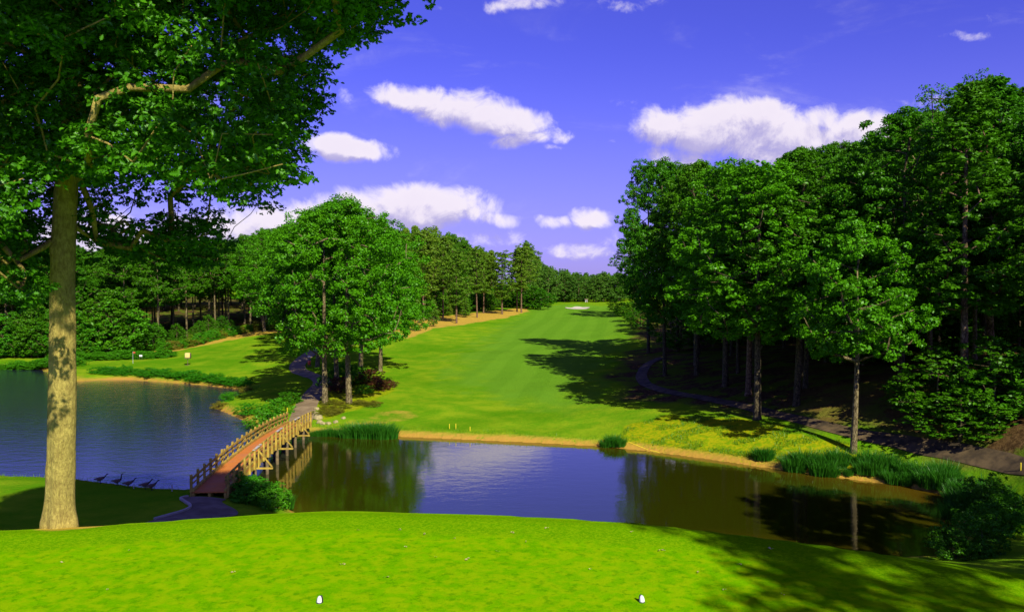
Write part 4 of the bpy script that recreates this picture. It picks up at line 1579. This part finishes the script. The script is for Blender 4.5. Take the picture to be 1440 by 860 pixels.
TUFT = [tuft_mesh('reed_tuft', 90 + i, 420, 1.25, .75, .022) for i in range(3)]
LOWT = [tuft_mesh('low_tuft', 95 + i, 300, .5, .8, .022) for i in range(2)]


def tuft(px, py, s, label, group, z=.25, mesh=None, name='reed_clump', mat='reed', hs=1.0):
    g_ = GG(px, py, z)
    o = bpy.data.objects.new(name, mesh or TUFT[rnd.randrange(3)])
    col.objects.link(o)
    o.location = (g_.x, g_.y, max(g_.z, -.05))
    o.rotation_euler = (0, 0, rnd.uniform(0, 6.28))
    o.scale = (s, s, s * hs)
    tag(o, label, 'reeds', group)
    return o


for m_ in TUFT + LOWT: m_.materials.append(M['reed'])
# reeds on the far bank beside the bridge
for px, py, s in [(488, 611, .95), (497, 610, 1.25), (507, 611, 1.35), (517, 611, 1.4), (527, 611, 1.4), (537, 612, 1.4), (546, 612, 1.2)]:
    tuft(px, py, s, 'dark green reeds in the tall clump on the far bank near the bridge', 'tall reeds on the far bank near the bridge')
for px, py, s in [(443, 609, .6), (452, 609, .65), (461, 609, .8), (470, 609, .8), (478, 610, .6)]:
    tuft(px, py, s, 'short reeds between the bridge end and the tall clump', 'short reeds by the bridge end')
for px, py, s in [(852, 624, .7), (862, 624, .9), (872, 625, .7)]:
    tuft(px, py, s, 'small reed tuft at the sunny corner where the bank turns', 'reeds at the bank corner')
for i, (px, py, s) in enumerate([(1068, 648, .8), (1076, 649, .9)]):
    tuft(px, py, s, 'separate reed tuft left of the long reed bed on the right bank', 'lone reeds on the right bank')


def merged(name, items, meshes, mat, label, cat):
    """a mass of plants nobody could count, as one object"""
    Vs, Ls, Ss, off = [], [], [], 0
    for (x, y, z, sx, sz) in items:
        me = meshes[rnd.randrange(len(meshes))]
        n = len(me.vertices)
        v = np.empty(n * 3, np.float32)
        me.vertices.foreach_get('co', v)
        v = v.reshape(-1, 3).copy()
        a = rnd.uniform(0, 6.28)
        c_, s_ = math.cos(a), math.sin(a)
        v = np.stack([(v[:, 0] * c_ - v[:, 1] * s_) * sx + x, (v[:, 0] * s_ + v[:, 1] * c_) * sx + y, v[:, 2] * sz + z], 1)
        l = np.empty(len(me.loops), np.int32)
        me.loops.foreach_get('vertex_index', l)
        t = np.empty(len(me.polygons), np.int32)
        me.polygons.foreach_get('loop_total', t)
        Vs.append(v)
        Ls.append(l + off)
        Ss.append(t)
        off += n
    o = link(name, np_mesh(name, np.concatenate(Vs), np.concatenate(Ls), np.concatenate(Ss)), mat)
    tag(o, label, cat, kind='stuff')
    return o


it = []
for i in range(44):
    px = 1104 + i / 43 * 250 + rnd.uniform(-5, 5)
    py = np.interp(px, [1104, 1200, 1270, 1320, 1353], [656, 664, 674, 682, 694]) + rnd.uniform(-6, 4)
    g_ = GG(px, py, .25)
    s = rnd.uniform(.35, 1.25)
    it.append((g_.x, g_.y, g_.z, s, s))
for i in range(16):
    g_ = GG(1345 + rnd.uniform(-5, 60), 705 + rnd.uniform(-12, 14), .6)
    it.append((g_.x, g_.y, g_.z, 1.0, 1.1))
merged('reed_bed', it, TUFT, M['reed'], 'long bed of dark reeds along the right bank under the trees', 'reeds')

# bushes at the right end, in the shade of the tall oaks
for px, py, h_, r_, lb in [(1395, 712, 2.4, 1.7, 'dark round shrub behind the others at the right end of the pond'), (1400, 745, 2.2, 1.7, 'dark green shrub in the middle at the right end of the pond'),
                           (1372, 770, 2.2, 1.6, 'dark shrub nearest the tee at the right end of the pond'), (1428, 738, 1.9, 1.4, 'dark shrub at the picture edge by the right end of the pond'),
                           (1345, 775, 1.6, 1.3, 'low shrub dipping toward the water below the tee')]:
    bush(px, py, 1.0, h_, r_, lb, 'shrubs at the right end of the pond', M['leaf_forest'])
# near bank shrubs beside the bridge
for px, py, h_, r_, lb in [(338, 690, 1.5, 1.2, 'dark shrub right against the near end of the bridge'), (352, 697, 1.5, 1.3, 'dark shrub second from the near end of the bridge'),
                           (368, 703, 1.6, 1.3, 'shrub with half its leaves in the sun by the pond'), (386, 710, 1.7, 1.1, 'bright leafy shrub at the tip of the near bank'), (345, 705, .9, 1.1, 'low shrub on the grass in front of the bridge shrubs')]:
    bush(px, py, .8, h_, r_, lb, 'shrubs beside the near end of the bridge')
for px, py, s in [(392, 708, .8), (400, 711, .8), (380, 708, .9), (372, 704, .9)]:
    tuft(px, py, s, 'reeds fringing the sunlit shrub on the near bank', 'reeds on the near bank', z=.4)
# far end of the bridge, left
for px, py, h_, r_, lb in [(374, 594, 2.3, 1.9, 'bright round bush beside the far end of the bridge'), (388, 584, 2.0, 1.6, 'second bright bush just behind the round one by the bridge'),
                           (350, 578, 1.4, 1.4, 'shaded bush at the water left of the bright bushes'), (408, 574, 1.5, 1.5, 'shaded bush between bright bushes and path')]:
    bush(px, py, .8, h_, r_, lb, 'bushes on the bank left of the bridge', M['leaf_bush'] if 'bright' in lb and 'between' not in lb else M['leaf_forest'])  # shaded bushes get darker leaves in place of the oaks' shade
# weeds on the left shore and across the lake
BM = [p_.cm for p_ in BSH]
it = []
for i in range(46):
    px = 140 + i / 45 * 205 + rnd.uniform(-3, 3)
    py = np.interp(px, [140, 180, 235, 290, 345], [528.5, 528.5, 531.5, 536.5, 542.5]) + rnd.uniform(-1.5, .6)
    if 186 < px < 196: continue
    g_ = GG(px, py, .35)
    it.append((g_.x, g_.y, g_.z - .1, rnd.uniform(.4, .8), rnd.uniform(.22, .46)))
merged('shore_weeds', it, BM, M['leaf_bush'], 'bright green weeds in a row along the lit shore of the left green', 'weeds')
it = []
for i in range(50):
    px = -20 + i * 5.2 + rnd.uniform(-3, 3)
    py = 512 if px < 105 else 506
    g_ = GG(px, py, .8)
    it.append((g_.x, g_.y, g_.z - .1, rnd.uniform(.8, 1.3), rnd.uniform(.30, .6)))
merged('lakeside_weeds', it, BM, M['leaf_bush'], 'band of bright weeds at the foot of the wood across the lake', 'weeds')
for px, py, h_ in [(318, 566, 1.6), (308, 571, 1.3), (326, 560, 1.5), (345, 550, 1.4)]:
    bush(px, py, .3, h_ * .65, 1.05, 'olive bush at the water on the tip of the left green', 'bushes on the tip of the left green', M['leaf_olive'] if h_ < 1.5 else None, name='weed_bush', cat='bush')
# shrubs and small trees at the foot of the left wood
for i in range(30):
    px = -20 + i * 12 + rnd.uniform(-6, 6)
    py = np.interp(px, [0, 110, 200, 262, 330], [500, 498, 492, 478, 462])
    h_ = float(np.interp(px, [0, 100, 150, 190, 250, 340], [9, 10, 11.5, 7, 5.0, 3.2])) * rnd.uniform(.6, 1.2)
    g_ = GG(px, py, float(np.interp(px, [0, 200, 262, 330], [1.4, 1.8, 2.9, 4.2])))
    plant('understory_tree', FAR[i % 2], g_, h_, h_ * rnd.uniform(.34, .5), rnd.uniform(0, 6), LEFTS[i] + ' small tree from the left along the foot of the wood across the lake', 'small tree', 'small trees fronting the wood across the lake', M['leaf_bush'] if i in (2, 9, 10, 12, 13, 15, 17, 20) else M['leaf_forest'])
for i in range(26):
    px = 235 + i * 7 + rnd.uniform(-3, 3)
    py = np.interp(px, [235, 300, 360, 400, 430], [490, 475, 465, 462, 460])
    bush(px, py, float(np.interp(px, [235, 300, 400], [2.0, 3.4, 4.4])), rnd.uniform(1.4, 2.6), rnd.uniform(1.2, 2.0), LEFTS[i] + ' brush clump from the left on the sandy rise below the wood', 'brush on the rise below the left wood', M['leaf_olive'] if rnd.random() < .4 else None, name='brush', cat='bush')
# cedars and saplings at the pines
for px, py, h_, lb in [(609, 456, 6.5, 'small dark cedar left of the pines'), (655, 448, 6.0, 'small dark cedar between two front pines'), (588, 460, 7, 'green sapling hiding the oaks edge'), (700, 438, 5, 'low cedar far back among the pines'), (630, 447, 4, 'short cedar under the bare trunked pine')]:
    g_ = GG(px, py, 5.2)
    plant('cedar', CON[0], g_, h_, 1.9, px, lb, 'cedar', 'cedars among the pines')
for px, py, h_ in [(596, 446, 7), (615, 443, 7), (634, 441, 7), (650, 440, 6.5), (668, 438, 6), (690, 434, 7), (712, 432, 6), (725, 430, 6), (740, 428, 5)]:
    g_ = GG(px, py, 6.0)
    plant('understory_tree', FAR[rnd.randrange(2)], g_, h_, 4.2, rnd.uniform(0, 6), 'bushy undergrowth tree behind the pine trunks', 'small tree', 'undergrowth behind the pines', M['leaf_forest'])
for i in range(22):
    px = 560 + i * 9.5
    d_ = 262 + (i * 37) % 40
    x_ = (px - 720) / FPX * d_
    plant('understory_tree', FAR[i % 2], (x_, d_, H(x_, d_)), rnd.uniform(7, 10), 5.0, i, 'dark leafy understory tree far behind the pine trunks', 'small tree', 'far undergrowth behind the pines', M['leaf_forest'])
# wood floor undergrowth on the right
for px, py, z, h_, r_, lb in [(1315, 590, 4, 6.0, 3.6, 'green understory tree spreading beside the wood at the right'), (1395, 600, 4, 6.5, 3.2, 'bright leaved sapling nearest the right picture edge'),
                              (1350, 600, 4, 4.0, 3.4, 'low understory tree between sapling and spreading one'), (1430, 620, 3, 4.5, 3.0, 'dark understory tree at the path in the right corner'), (1290, 600, 3, 3.0, 2.4, 'low shrub at the foot of the spreading understory tree')]:
    g_ = GG(px, py, z)
    plant('understory_tree', FAR[rnd.randrange(2)], g_, h_, r_, rnd.uniform(0, 6), lb, 'small tree', 'understory at the right of the wood', M['leaf_forest'])
for i in range(30):
    px = 1170 + i * 14 + rnd.uniform(-6, 6)
    y = rnd.uniform(84, 104)
    x = (px - 720) / FPX * y
    plant('understory_tree', FAR[i % 2], (x, y, H(x, y)), rnd.uniform(5.5, 9), rnd.uniform(3.6, 5.0), rnd.uniform(0, 6), LEFTS[i] + ' shaded understory tree from the left behind the right wood edge', 'small tree', 'shaded understory behind the right wood edge', M['leaf_forest'])
for i in range(34):
    px = rnd.uniform(900, 1500)
    y = rnd.uniform(120, 180)
    x = (px - 720) / FPX * y
    if x < 24: continue
    plant('understory_tree', FAR[i % 2], (x, y, H(x, y)), rnd.uniform(7, 12), rnd.uniform(4, 5.5), rnd.uniform(0, 6), 'dim understory tree at the back of the dark wood', 'small tree', 'undergrowth at the back of the dark wood', M['leaf_forest'])
for px, py, h_ in [(866, 440, 4.0), (876, 445, 4.0), (888, 450, 5), (900, 458, 5)]:
    g_ = GG(px, py, 5.6)
    plant('understory_tree', FAR[0], g_, h_, 3.2, px, 'low dark bush on the fairway side of the wood tip', 'small tree', 'bushes at the wood tip', M['leaf_forest'])
# planting bed under the centre oaks
for px, py, z, h_, r_, mt, lb in [(533, 549, 1.6, 1.3, 1.5, 'leaf_red', 'bronze red shrub at the right end of the oak bed'), (520, 540, 1.7, 2.2, 1.9, 'leaf_red', 'dark red shrub behind the bronze one'),
                                  (500, 541, 1.7, 2.6, 1.8, 'leaf_forest', 'dark green shrub behind the pale oak trunk'), (478, 552, 1.7, 2.0, 1.5, 'leaf_red', 'purple brown shrub between the two front oak trunks'),
                                  (467, 545, 1.7, 2.6, 1.7, 'leaf_forest', 'green shrub left of the purple brown one'), (484, 540, 1.8, 3.0, 1.6, 'leaf_bush', 'upright shrub deep in the oak bed'),
                                  (512, 555, 1.5, 1.2, 1.2, 'leaf_forest', 'low dark shrub in front of the red ones'), (545, 545, 1.6, 1.2, 1.3, 'leaf_red', 'outermost low bronze shrub of the oak bed')]:
    bush(px, py, z, h_, r_, lb, 'shrubs in the bed under the oaks', M[mt])
for i in range(16):
    px, py = rnd.uniform(446, 530), rnd.uniform(566, 583)
    if py > 583 - (px - 446) * .14 or (px < 452 and py < 572): continue
    bush(px, py, 1.3, rnd.uniform(.35, .6), rnd.uniform(.7, 1.2), 'yellow green low plant edging the front of the oak bed', 'low plants edging the oak bed', M['leaf_olive'], name='low_plant', cat='plant')


# loose grass along the banks and weeds on the right slope: nobody could count them
def blades(name, pts, hmin, hmax, w, mat, label):
    rng = np.random.default_rng(17)
    n = len(pts)
    hz = height_fast(pts)
    b = np.stack([pts[:, 0], pts[:, 1], hz - .03], 1)
    h_ = rng.uniform(hmin, hmax, n)
    ln = rng.normal(size=(n, 2)) * .3
    tip = b + np.stack([ln[:, 0] * h_, ln[:, 1] * h_, h_], 1)
    a = rng.uniform(0, np.pi, n)
    s = np.stack([np.cos(a), np.sin(a), np.zeros(n)], 1) * w
    V = np.stack([b - s, b + s, tip], 1).reshape(-1, 3)
    me = np_mesh(name, V, np.arange(3 * n), np.full(n, 3))
    o = link(name, me, mat)
    tag(o, label, 'grass', kind='stuff')
    return o


def height_fast(p):
    i = np.clip(np.searchsorted(XS, p[:, 0]) - 1, 0, len(XS) - 2)
    j = np.clip(np.searchsorted(YS, p[:, 1]) - 1, 0, len(YS) - 2)
    fx = (p[:, 0] - XS[i]) / (XS[i + 1] - XS[i])
    fy = (p[:, 1] - YS[j]) / (YS[j + 1] - YS[j])
    return (HG[j, i] * (1 - fx) + HG[j, i + 1] * fx) * (1 - fy) + (HG[j + 1, i] * (1 - fx) + HG[j + 1, i + 1] * fx) * fy


rng = np.random.default_rng(3)
c = np.stack([rng.uniform(-60, 42, 260000), rng.uniform(44, 145, 260000)], 1)
d_ = sdist(c, WATER)
far_side = c[:, 1] > 66
k = (d_ > .45) & (d_ < np.where(far_side, 1.9, 1.2) * (.4 + vnoise(c[:, 0] * .5, c[:, 1] * .5, 12)))
blades('bank_grass', c[k], .12, .38, .02, M['blade'], 'rough grass fringe growing along the edges of the water')
RBP = np.array([tuple(G(x, y))[:2] for x, y in [(855, 628), (880, 600), (930, 585), (1020, 585), (1100, 600), (1200, 622), (1300, 645), (1380, 672), (1330, 690), (1200, 672), (1100, 658), (1000, 643), (900, 631)]])
c = np.stack([rng.uniform(8, 42, 160000), rng.uniform(52, 95, 160000)], 1)
s_ = sdist(c, RBP)
k = (s_ < -.2) & (sdist(c, WATER) > .6) & (vnoise(c[:, 0] * .9, c[:, 1] * .9, 33) > .55)
RPL = np.array([(p.x, p.y) for p in rp])
dd = np.min(np.sqrt(((c[:, None, :] - RPL[None, ::3, :]) ** 2).sum(2)), axis=1)
k &= dd > 1.2
blades('bank_weeds', c[k], .10, .30, .03, M['blade'], 'patchy yellow green weeds covering the sunny right bank')
# the cropped turf of the tee, blade by blade where the camera stands close
M['turf'] = leaf_mat('turf_blade', (0.065, 0.25, 0.002), (0.27, 0.53, 0.003), (0.2, 0.45, 0.003), 0.25, 0.0, 0.0)
c = np.stack([rng.uniform(-8.4, 8.4, 900000), 6.6 + 5.4 * rng.uniform(0, 1, 900000) ** 1.1], 1)
c = c[np.abs(c[:, 0]) < c[:, 1] * .68 + .4]
s_ = sdist(c, TEE)
k = (s_ < .5) & (rng.uniform(0, 1, len(c)) < .45 + .55 * (vnoise(c[:, 0] * 5, c[:, 1] * 5, 41)) + (s_ > -.95))
print('turf', k.sum())
blades('tee_grass', c[k], .012, .036, .0040, M['turf'], 'short mown grass covering the tee')

# ------------------------------------------------------------------ small things
white = simple('white_paint', (0.78, 0.78, 0.76), (0.84, 0.84, 0.82), 8, 0.45, 0.0, 0.5)
black = simple('dark_plastic', (0.02, 0.018, 0.022), (0.05, 0.04, 0.05), 8, 0.6)
yellow = simple('yellow_paint', (0.70, 0.55, 0.02), (0.80, 0.64, 0.03), 8, 0.6)


def tee_marker(px, py, turn, label):
    g_ = G(px, py)
    e = empty('tee_marker', (g_.x, g_.y, g_.z), turn)
    e.scale = (.66, .66, .72)
    tag(e, label, 'tee marker', 'pair of tee markers')
    # a rounded white dome narrowing to its top, on a dark plate with a dark back
    m_ = MB()
    nr = 9
    for i in range(1):
        pts, rr = [], []
        for j in range(nr):
            t = j / (nr - 1)
            pts.append((0, 0.012 * t, .008 + .088 * t))
            rr.append(.040 * math.sqrt(max(.0, 1 - (t * .97) ** 2.4)) + .001)
        m_.tube(pts, rr, 20)
    m_.build('dome', white, e, smooth=True)
    m2 = MB()
    m2.tube([(0, 0.004, -.03), (0, .004, .004), (0, .006, .012)], [.044, .046, .040], 20)
    m2.build('base', black, e, smooth=True)
    m3 = MB()
    pts, rr = [], []
    for j in range(8):
        t = j / 7
        pts.append((0.014, 0.026 + .006 * t, .0 + .10 * t))
        rr.append(.030 * math.sqrt(max(0, 1 - (t * .97) ** 2.4)) + .001)
    m3.tube(pts, rr, 16)
    m3.build('back_shell', black, e, smooth=True)


tee_marker(449, 847, R(-25), 'white dome tee marker on the left of the tee')
tee_marker(903, 846, R(65), 'white dome tee marker on the right of the tee')

# fallen leaves and clippings on the tee
dead = leaf_mat('dry_leaf', (0.30, 0.25, 0.08), (0.50, 0.44, 0.16), (0.4, 0.3, 0.1), .1, .03, .5)
rg = np.random.default_rng(8)
lm = [leaves_mesh('fallen_leaf', np.zeros((3, 3)) + rg.normal(size=(3, 3)) * np.array((.03, .03, .004)), rg.normal(size=(3, 3)) * .25 + np.array((0, 0, 1.0)), np.array((.07, .055, .05)), rg, 'oak') for _ in range(3)]
for q_ in lm: q_.materials.append(dead)
spots = [(770, 743), (925, 774), (934, 775), (505, 745), (640, 758), (612, 783), (570, 770), (480, 795), (540, 812), (720, 750), (738, 762), (660, 786), (700, 775), (830, 800), (980, 806), (1020, 830), (1040, 795), (1100, 835), (1306, 789), (1085, 771),
         (890, 748), (560, 745), (600, 752), (180, 775), (250, 760), (90, 790), (330, 805), (150, 830), (390, 770), (820, 852), (650, 838), (780, 822), (1010, 755), (940, 790), (1160, 800), (860, 775), (500, 835), (300, 780)]
for i, (x, y) in enumerate(spots[:28]):
    g_ = G(x, y)
    o = bpy.data.objects.new('fallen_leaf', lm[i % 3])
    col.objects.link(o)
    o.location = (g_.x, g_.y, g_.z + .012)
    o.rotation_euler = (rnd.uniform(-.1, .1), rnd.uniform(-.1, .1), rnd.uniform(0, 6.28))
    s = rnd.uniform(.3, .65)
    o.scale = (s, s, s)
    tag(o, 'small dry leaf lying on the mown tee', 'leaf', 'dry leaves scattered on the tee')


def stake(px, py, z, hh, label, mat=yellow, r_=.04):
    g_ = GG(px, py, z)
    m_ = MB()
    m_.tube([(0, 0, -.2), (0, 0, hh), (0, 0, hh + .03)], [r_, r_, r_ * .5], 8)
    o = m_.build('hazard_stake', mat)
    o.location = g_
    tag(o, label, 'stake', 'stakes marking the water')


stake(404, 582, 1.0, .75, 'yellow stake behind the far left end of the bridge railing')
stake(344, 699, 1.0, .55, 'yellow stake on the shaded grass near the bridge shrubs')
stake(632, 603, .5, .45, 'left one of the yellow stakes on the far fairway bank')
stake(641, 604, .5, .55, 'middle yellow stake on the far fairway bank')
stake(661, 607, .45, .40, 'right one of the yellow stakes on the far fairway bank')
stake(1435, 682, 1.0, .60, 'yellow stake on the lit grass at the right picture edge')
stake(242, 692, .6, .45, 'grey stake at the lake edge left of the bridge', M['wood_grey'])
stake(188, 686, .6, .2, 'short grey stake among the geese', M['wood_grey'])

# hazard line painted on the right bank
ln_pts = catmull([GG(x, y, z) for x, y, z in [(872, 611, 1.0), (900, 616, 1.0), (950, 624, 1.0), (1000, 630, 1.1), (1050, 636, 1.1)]], 8)
strip('painted_line', *ribbon(ln_pts, .06), yellow, .02, 2)

# the flag on the left green
g_ = GG(187, 511, 1.1)
e = empty('flagstick', g_)
tag(e, 'thin flagstick with small red flag on the left green', 'flagstick')
m_ = MB()
m_.tube([(0, 0, -.1), (0, 0, 2.1)], [.018, .014], 8)
m_.build('pole', white, e)
m_ = MB()
vs, fs = [], []
for i in range(7):
    for j in range(4):
        vs.append((i * .07, .03 * math.sin(i * 1.1), 2.08 - j * .1))
for i in range(6):
    for j in range(3):
        fs.append((i * 4 + j, i * 4 + j + 1, i * 4 + j + 5, i * 4 + j + 4))
m_.add(vs, fs)
fl = m_.build('flag', simple('red_cloth', (0.45, 0.05, 0.03), (0.6, 0.09, 0.04), 5, .8), e, smooth=True)
sm = fl.modifiers.new('thickness', 'SOLIDIFY')
sm.thickness = .006

# small white sign at the foot of the wood
g_ = GG(198, 505, 1.2)
e = empty('small_sign', g_)
tag(e, 'tiny white board on two legs at the foot of the left wood', 'sign')
m_ = MB()
m_.box((0, 0, .75), (.55, .04, .32))
m_.build('board', white, e, bevel=.01)
for sx in (-.2, .2):
    m_ = MB()
    m_.box((sx, .035, .42), (.05, .03, .9))
    m_.build('leg', M['pile'], e)

# pale box on a post on the left green
g_ = GG(264, 513, 1.3)
e = empty('nest_box', g_, R(12))
tag(e, 'pale yellow rounded box on a thin post standing on the left green', 'box on post')
bx = simple('pale_yellow_panel', (0.62, 0.50, 0.14), (0.74, 0.62, 0.20), 3, .7)
m_ = MB()
m_.box((0, 0, 1.72), (.85, .75, .85))
m_.build('box', bx, e, bevel=.14)
m_ = MB()
m_.box((0.02, .02, 1.24), (.92, .82, .14))
m_.box((.475, .02, 1.68), (.08, .78, .8))
m_.build('tray', M['pile'], e, bevel=.03)
m_ = MB()
m_.tube([(0, 0, -.2), (0, 0, 1.20)], [.05, .05], 8)
m_.build('post', M['pile'], e)
m_ = MB()
m_.box((-.05, 0, .03), (.8, .10, .06))
m_.build('foot', M['pile'], e)

# orange water cooler beside the loop of the far path
g_ = GG(435, 512, 2.3)
e = empty('water_cooler_stand', g_)
tag(e, 'orange water cooler with white lid on a dark stand beside the far path', 'cooler')
orange = simple('orange_plastic', (0.75, 0.09, 0.02), (0.82, 0.12, 0.03), 4, .45, 0, .5)
m_ = MB()
m_.tube([(0, 0, .34), (0, 0, .36), (0, 0, .62), (0, 0, .98), (0, 0, 1.02)], [.20, .24, .255, .235, .20], 18)
m_.build('barrel', orange, e, smooth=True)
m_ = MB()
m_.tube([(0, 0, 1.02), (0, 0, 1.10), (0, 0, 1.13)], [.25, .25, .20], 18)
m_.build('lid', simple('dark_blue_plastic', (0.02, 0.02, 0.08), (0.03, 0.03, 0.12), 5, .5), e)
m_ = MB()
m_.box((0, 0, .31), (.55, .5, .06))
m_.build('shelf', M['pile'], e)
for sx in (-.22, .22):
    for sy in (-.2, .2):
        m_ = MB()
        m_.box((sx, sy, .07), (.06, .06, .42))
        m_.build('leg', M['pile'], e)
m_ = MB()
m_.box((0, .26, .95), (.10, .06, 1.9))
m_.build('back_post', M['pile'], e)
m_ = MB()
m_.box((-.02, .18, 1.62), (.40, .24, .20))
m_.build('cup_box', white, e, bevel=.03)

# edging rocks at the corner of the oak bed
rock = simple('pale_rock', (0.28, 0.24, 0.10), (0.42, 0.36, 0.16), 4, .9, .4)
for i, (px, py, s) in enumerate([(447, 583, .42), (444, 580, .35), (450, 586, .3), (445, 575, .3), (454, 587, .26), (462, 587, .24), (472, 586, .24), (483, 583, .22)]):
    bm_ = bmesh.new()
    bmesh.ops.create_icosphere(bm_, subdivisions=3, radius=1)
    for v in bm_.verts:
        n_ = .75 + .5 * float(vnoise(np.array([v.co.x * 1.6 + i * 7]), np.array([v.co.y * 1.6 + v.co.z * 2.1]), i)[0])
        v.co = Vector((v.co.x * s * n_ * 1.2, v.co.y * s * n_, v.co.z * s * n_ * .8))
    me = bpy.data.meshes.new('rock')
    bm_.to_mesh(me)
    bm_.free()
    o = link('edging_rock', me, rock)
    g_ = GG(px, py, 1.3)
    o.location = (g_.x, g_.y, g_.z + s * .2)
    tag(o, 'pale yellow rock edging the corner of the oak bed by the path', 'rock', 'rocks edging the oak bed')

# pale hut among the far trees
x_, y_ = (824.5 - 720) / FPX * 366, 366
e = empty('garden_shed', (x_, y_, H(x_, y_) - .2))
e.scale = (.5, .5, .42)
tag(e, 'small white shed half hidden by the far wood', 'shed')
m_ = MB()
m_.box((0, 0, 1.6), (2.2, 2.2, 3.2))
m_.build('wall', simple('shed_paint', (.30, .30, .30), (.42, .42, .42), 2, .7), e)
m_ = MB()
m_.add([(-1.6, -1.5, 3.2), (1.6, -1.5, 3.2), (1.6, 1.5, 3.2), (-1.6, 1.5, 3.2), (-1.6, 0, 4.3), (1.6, 0, 4.3)], [(0, 1, 5, 4), (3, 4, 5, 2), (0, 4, 3), (1, 2, 5), (0, 3, 2, 1)])
m_.build('roof', M['pile'], e)
m_ = MB()
m_.box((.3, -1.22, 1.0), (.9, .06, 2.0))
m_.build('door', M['pile'], e)


# geese at the lake edge: one skinned body each
def goose_mat():
    m, nt, out = new_mat('goose_plumage')
    b = N(nt, 'ShaderNodeBsdfPrincipled')
    b.inputs['Roughness'].default_value = .8
    tc = N(nt, 'ShaderNodeTexCoord')
    sp = N(nt, 'ShaderNodeSeparateXYZ')
    nt.links.new(tc.outputs['Object'], sp.inputs[0])
    n = noise(nt, tc.outputs['Object'], 18, 3)
    c = mixc(nt, n, (0.07, 0.045, 0.022), (0.15, 0.10, 0.05))
    belly = maprange(nt, sp.outputs[2], .34, .26)
    rear = maprange(nt, sp.outputs[0], -.14, -.24)
    c = mixc(nt, math_(nt, 'MULTIPLY', belly, rear), c, (0.75, 0.72, 0.62))
    c = mixc(nt, maprange(nt, sp.outputs[0], -.34, -.40), c, (0.015, 0.013, 0.012))
    neck = math_(nt, 'MULTIPLY', maprange(nt, sp.outputs[0], .17, .21), maprange(nt, sp.outputs[2], .40, .46))
    c = mixc(nt, neck, c, (0.012, 0.011, 0.012))
    legs = maprange(nt, sp.outputs[2], .17, .14)
    c = mixc(nt, legs, c, (0.02, 0.018, 0.015))
    nt.links.new(c, b.inputs['Base Color'])
    nt.links.new(b.outputs[0], out.inputs[0])
    return m


gmat = goose_mat()


def goose_mesh(pose):
    # x forward; pose 0: neck up, 1: neck low forward, 2: head turned down to graze
    if pose == 0: nk = [(.24, 0, .44), (.27, 0, .56), (.28, 0, .70), (.30, 0, .80), (.36, 0, .82), (.43, 0, .80)]
    elif pose == 1: nk = [(.26, 0, .42), (.34, 0, .50), (.40, 0, .58), (.43, 0, .64), (.49, 0, .64), (.56, 0, .62)]
    else: nk = [(.28, 0, .38), (.38, 0, .36), (.46, 0, .26), (.50, 0, .16), (.54, 0, .10), (.57, 0, .04)]
    V = [(0, 0, .33), (.14, 0, .36), (-.16, 0, .32), (-.30, 0, .33), (-.44, 0, .35)] + nk
    Rr = [(.17, .15), (.13, .125), (.155, .13), (.10, .07), (.05, .02), (.075, .075), (.042, .042), (.036, .036), (.042, .042), (.045, .042), (.014, .012)]
    E = [(0, 1), (0, 2), (2, 3), (3, 4), (1, 5), (5, 6), (6, 7), (7, 8), (8, 9), (9, 10)]
    for sy in (-1, 1):
        b0 = len(V)
        V += [(-.02, sy * .07, .20), (0.0, sy * .07, .10), (-.01, sy * .07, .02), (.09, sy * .075, .012)]
        Rr += [(.035, .035), (.016, .016), (.016, .016), (.024, .010)]
        E += [(0, b0), (b0, b0 + 1), (b0 + 1, b0 + 2), (b0 + 2, b0 + 3)]
    me = bpy.data.meshes.new('goose')
    me.from_pydata(V, E, [])
    o = bpy.data.objects.new('goose_build', me)
    col.objects.link(o)
    sk = o.modifiers.new('skin', 'SKIN')
    sk.use_smooth_shade = True
    for v, r_ in zip(me.skin_vertices[0].data, Rr):
        v.radius = r_
    me.skin_vertices[0].data[0].use_root = True
    o.modifiers.new('sub', 'SUBSURF').levels = 2
    dg = bpy.context.evaluated_depsgraph_get()
    res = bpy.data.meshes.new_from_object(o.evaluated_get(dg))
    bpy.data.objects.remove(o)
    res.materials.clear()
    res.materials.append(gmat)
    for p in res.polygons: p.use_smooth = True
    return res


GM = [goose_mesh(k_) for k_ in range(3)]
for px, py, k_, turn, lb in [(141, 680, 1, 0.3, 'goose farthest from the bridge with neck held low on the lake bank'), (165, 683, 0, 0.2, 'goose with upright neck on the lake bank'),
                             (181, 687, 1, 0.4, 'goose between the upright one and the close pair'), (204, 689, 1, 0.5, 'dark goose of the close pair at the water edge'),
                             (213, 692, 1, 0.7, 'goose with pale rear showing, nearest the bridge')]:
    g_ = GG(px, py, .45)
    o = bpy.data.objects.new('goose', GM[k_])
    col.objects.link(o)
    o.location = (g_.x, g_.y, g_.z - .005)
    o.rotation_euler = (0, 0, turn)
    o.scale = (1.0,) * 3
    tag(o, lb, 'goose', 'geese on the lake bank')
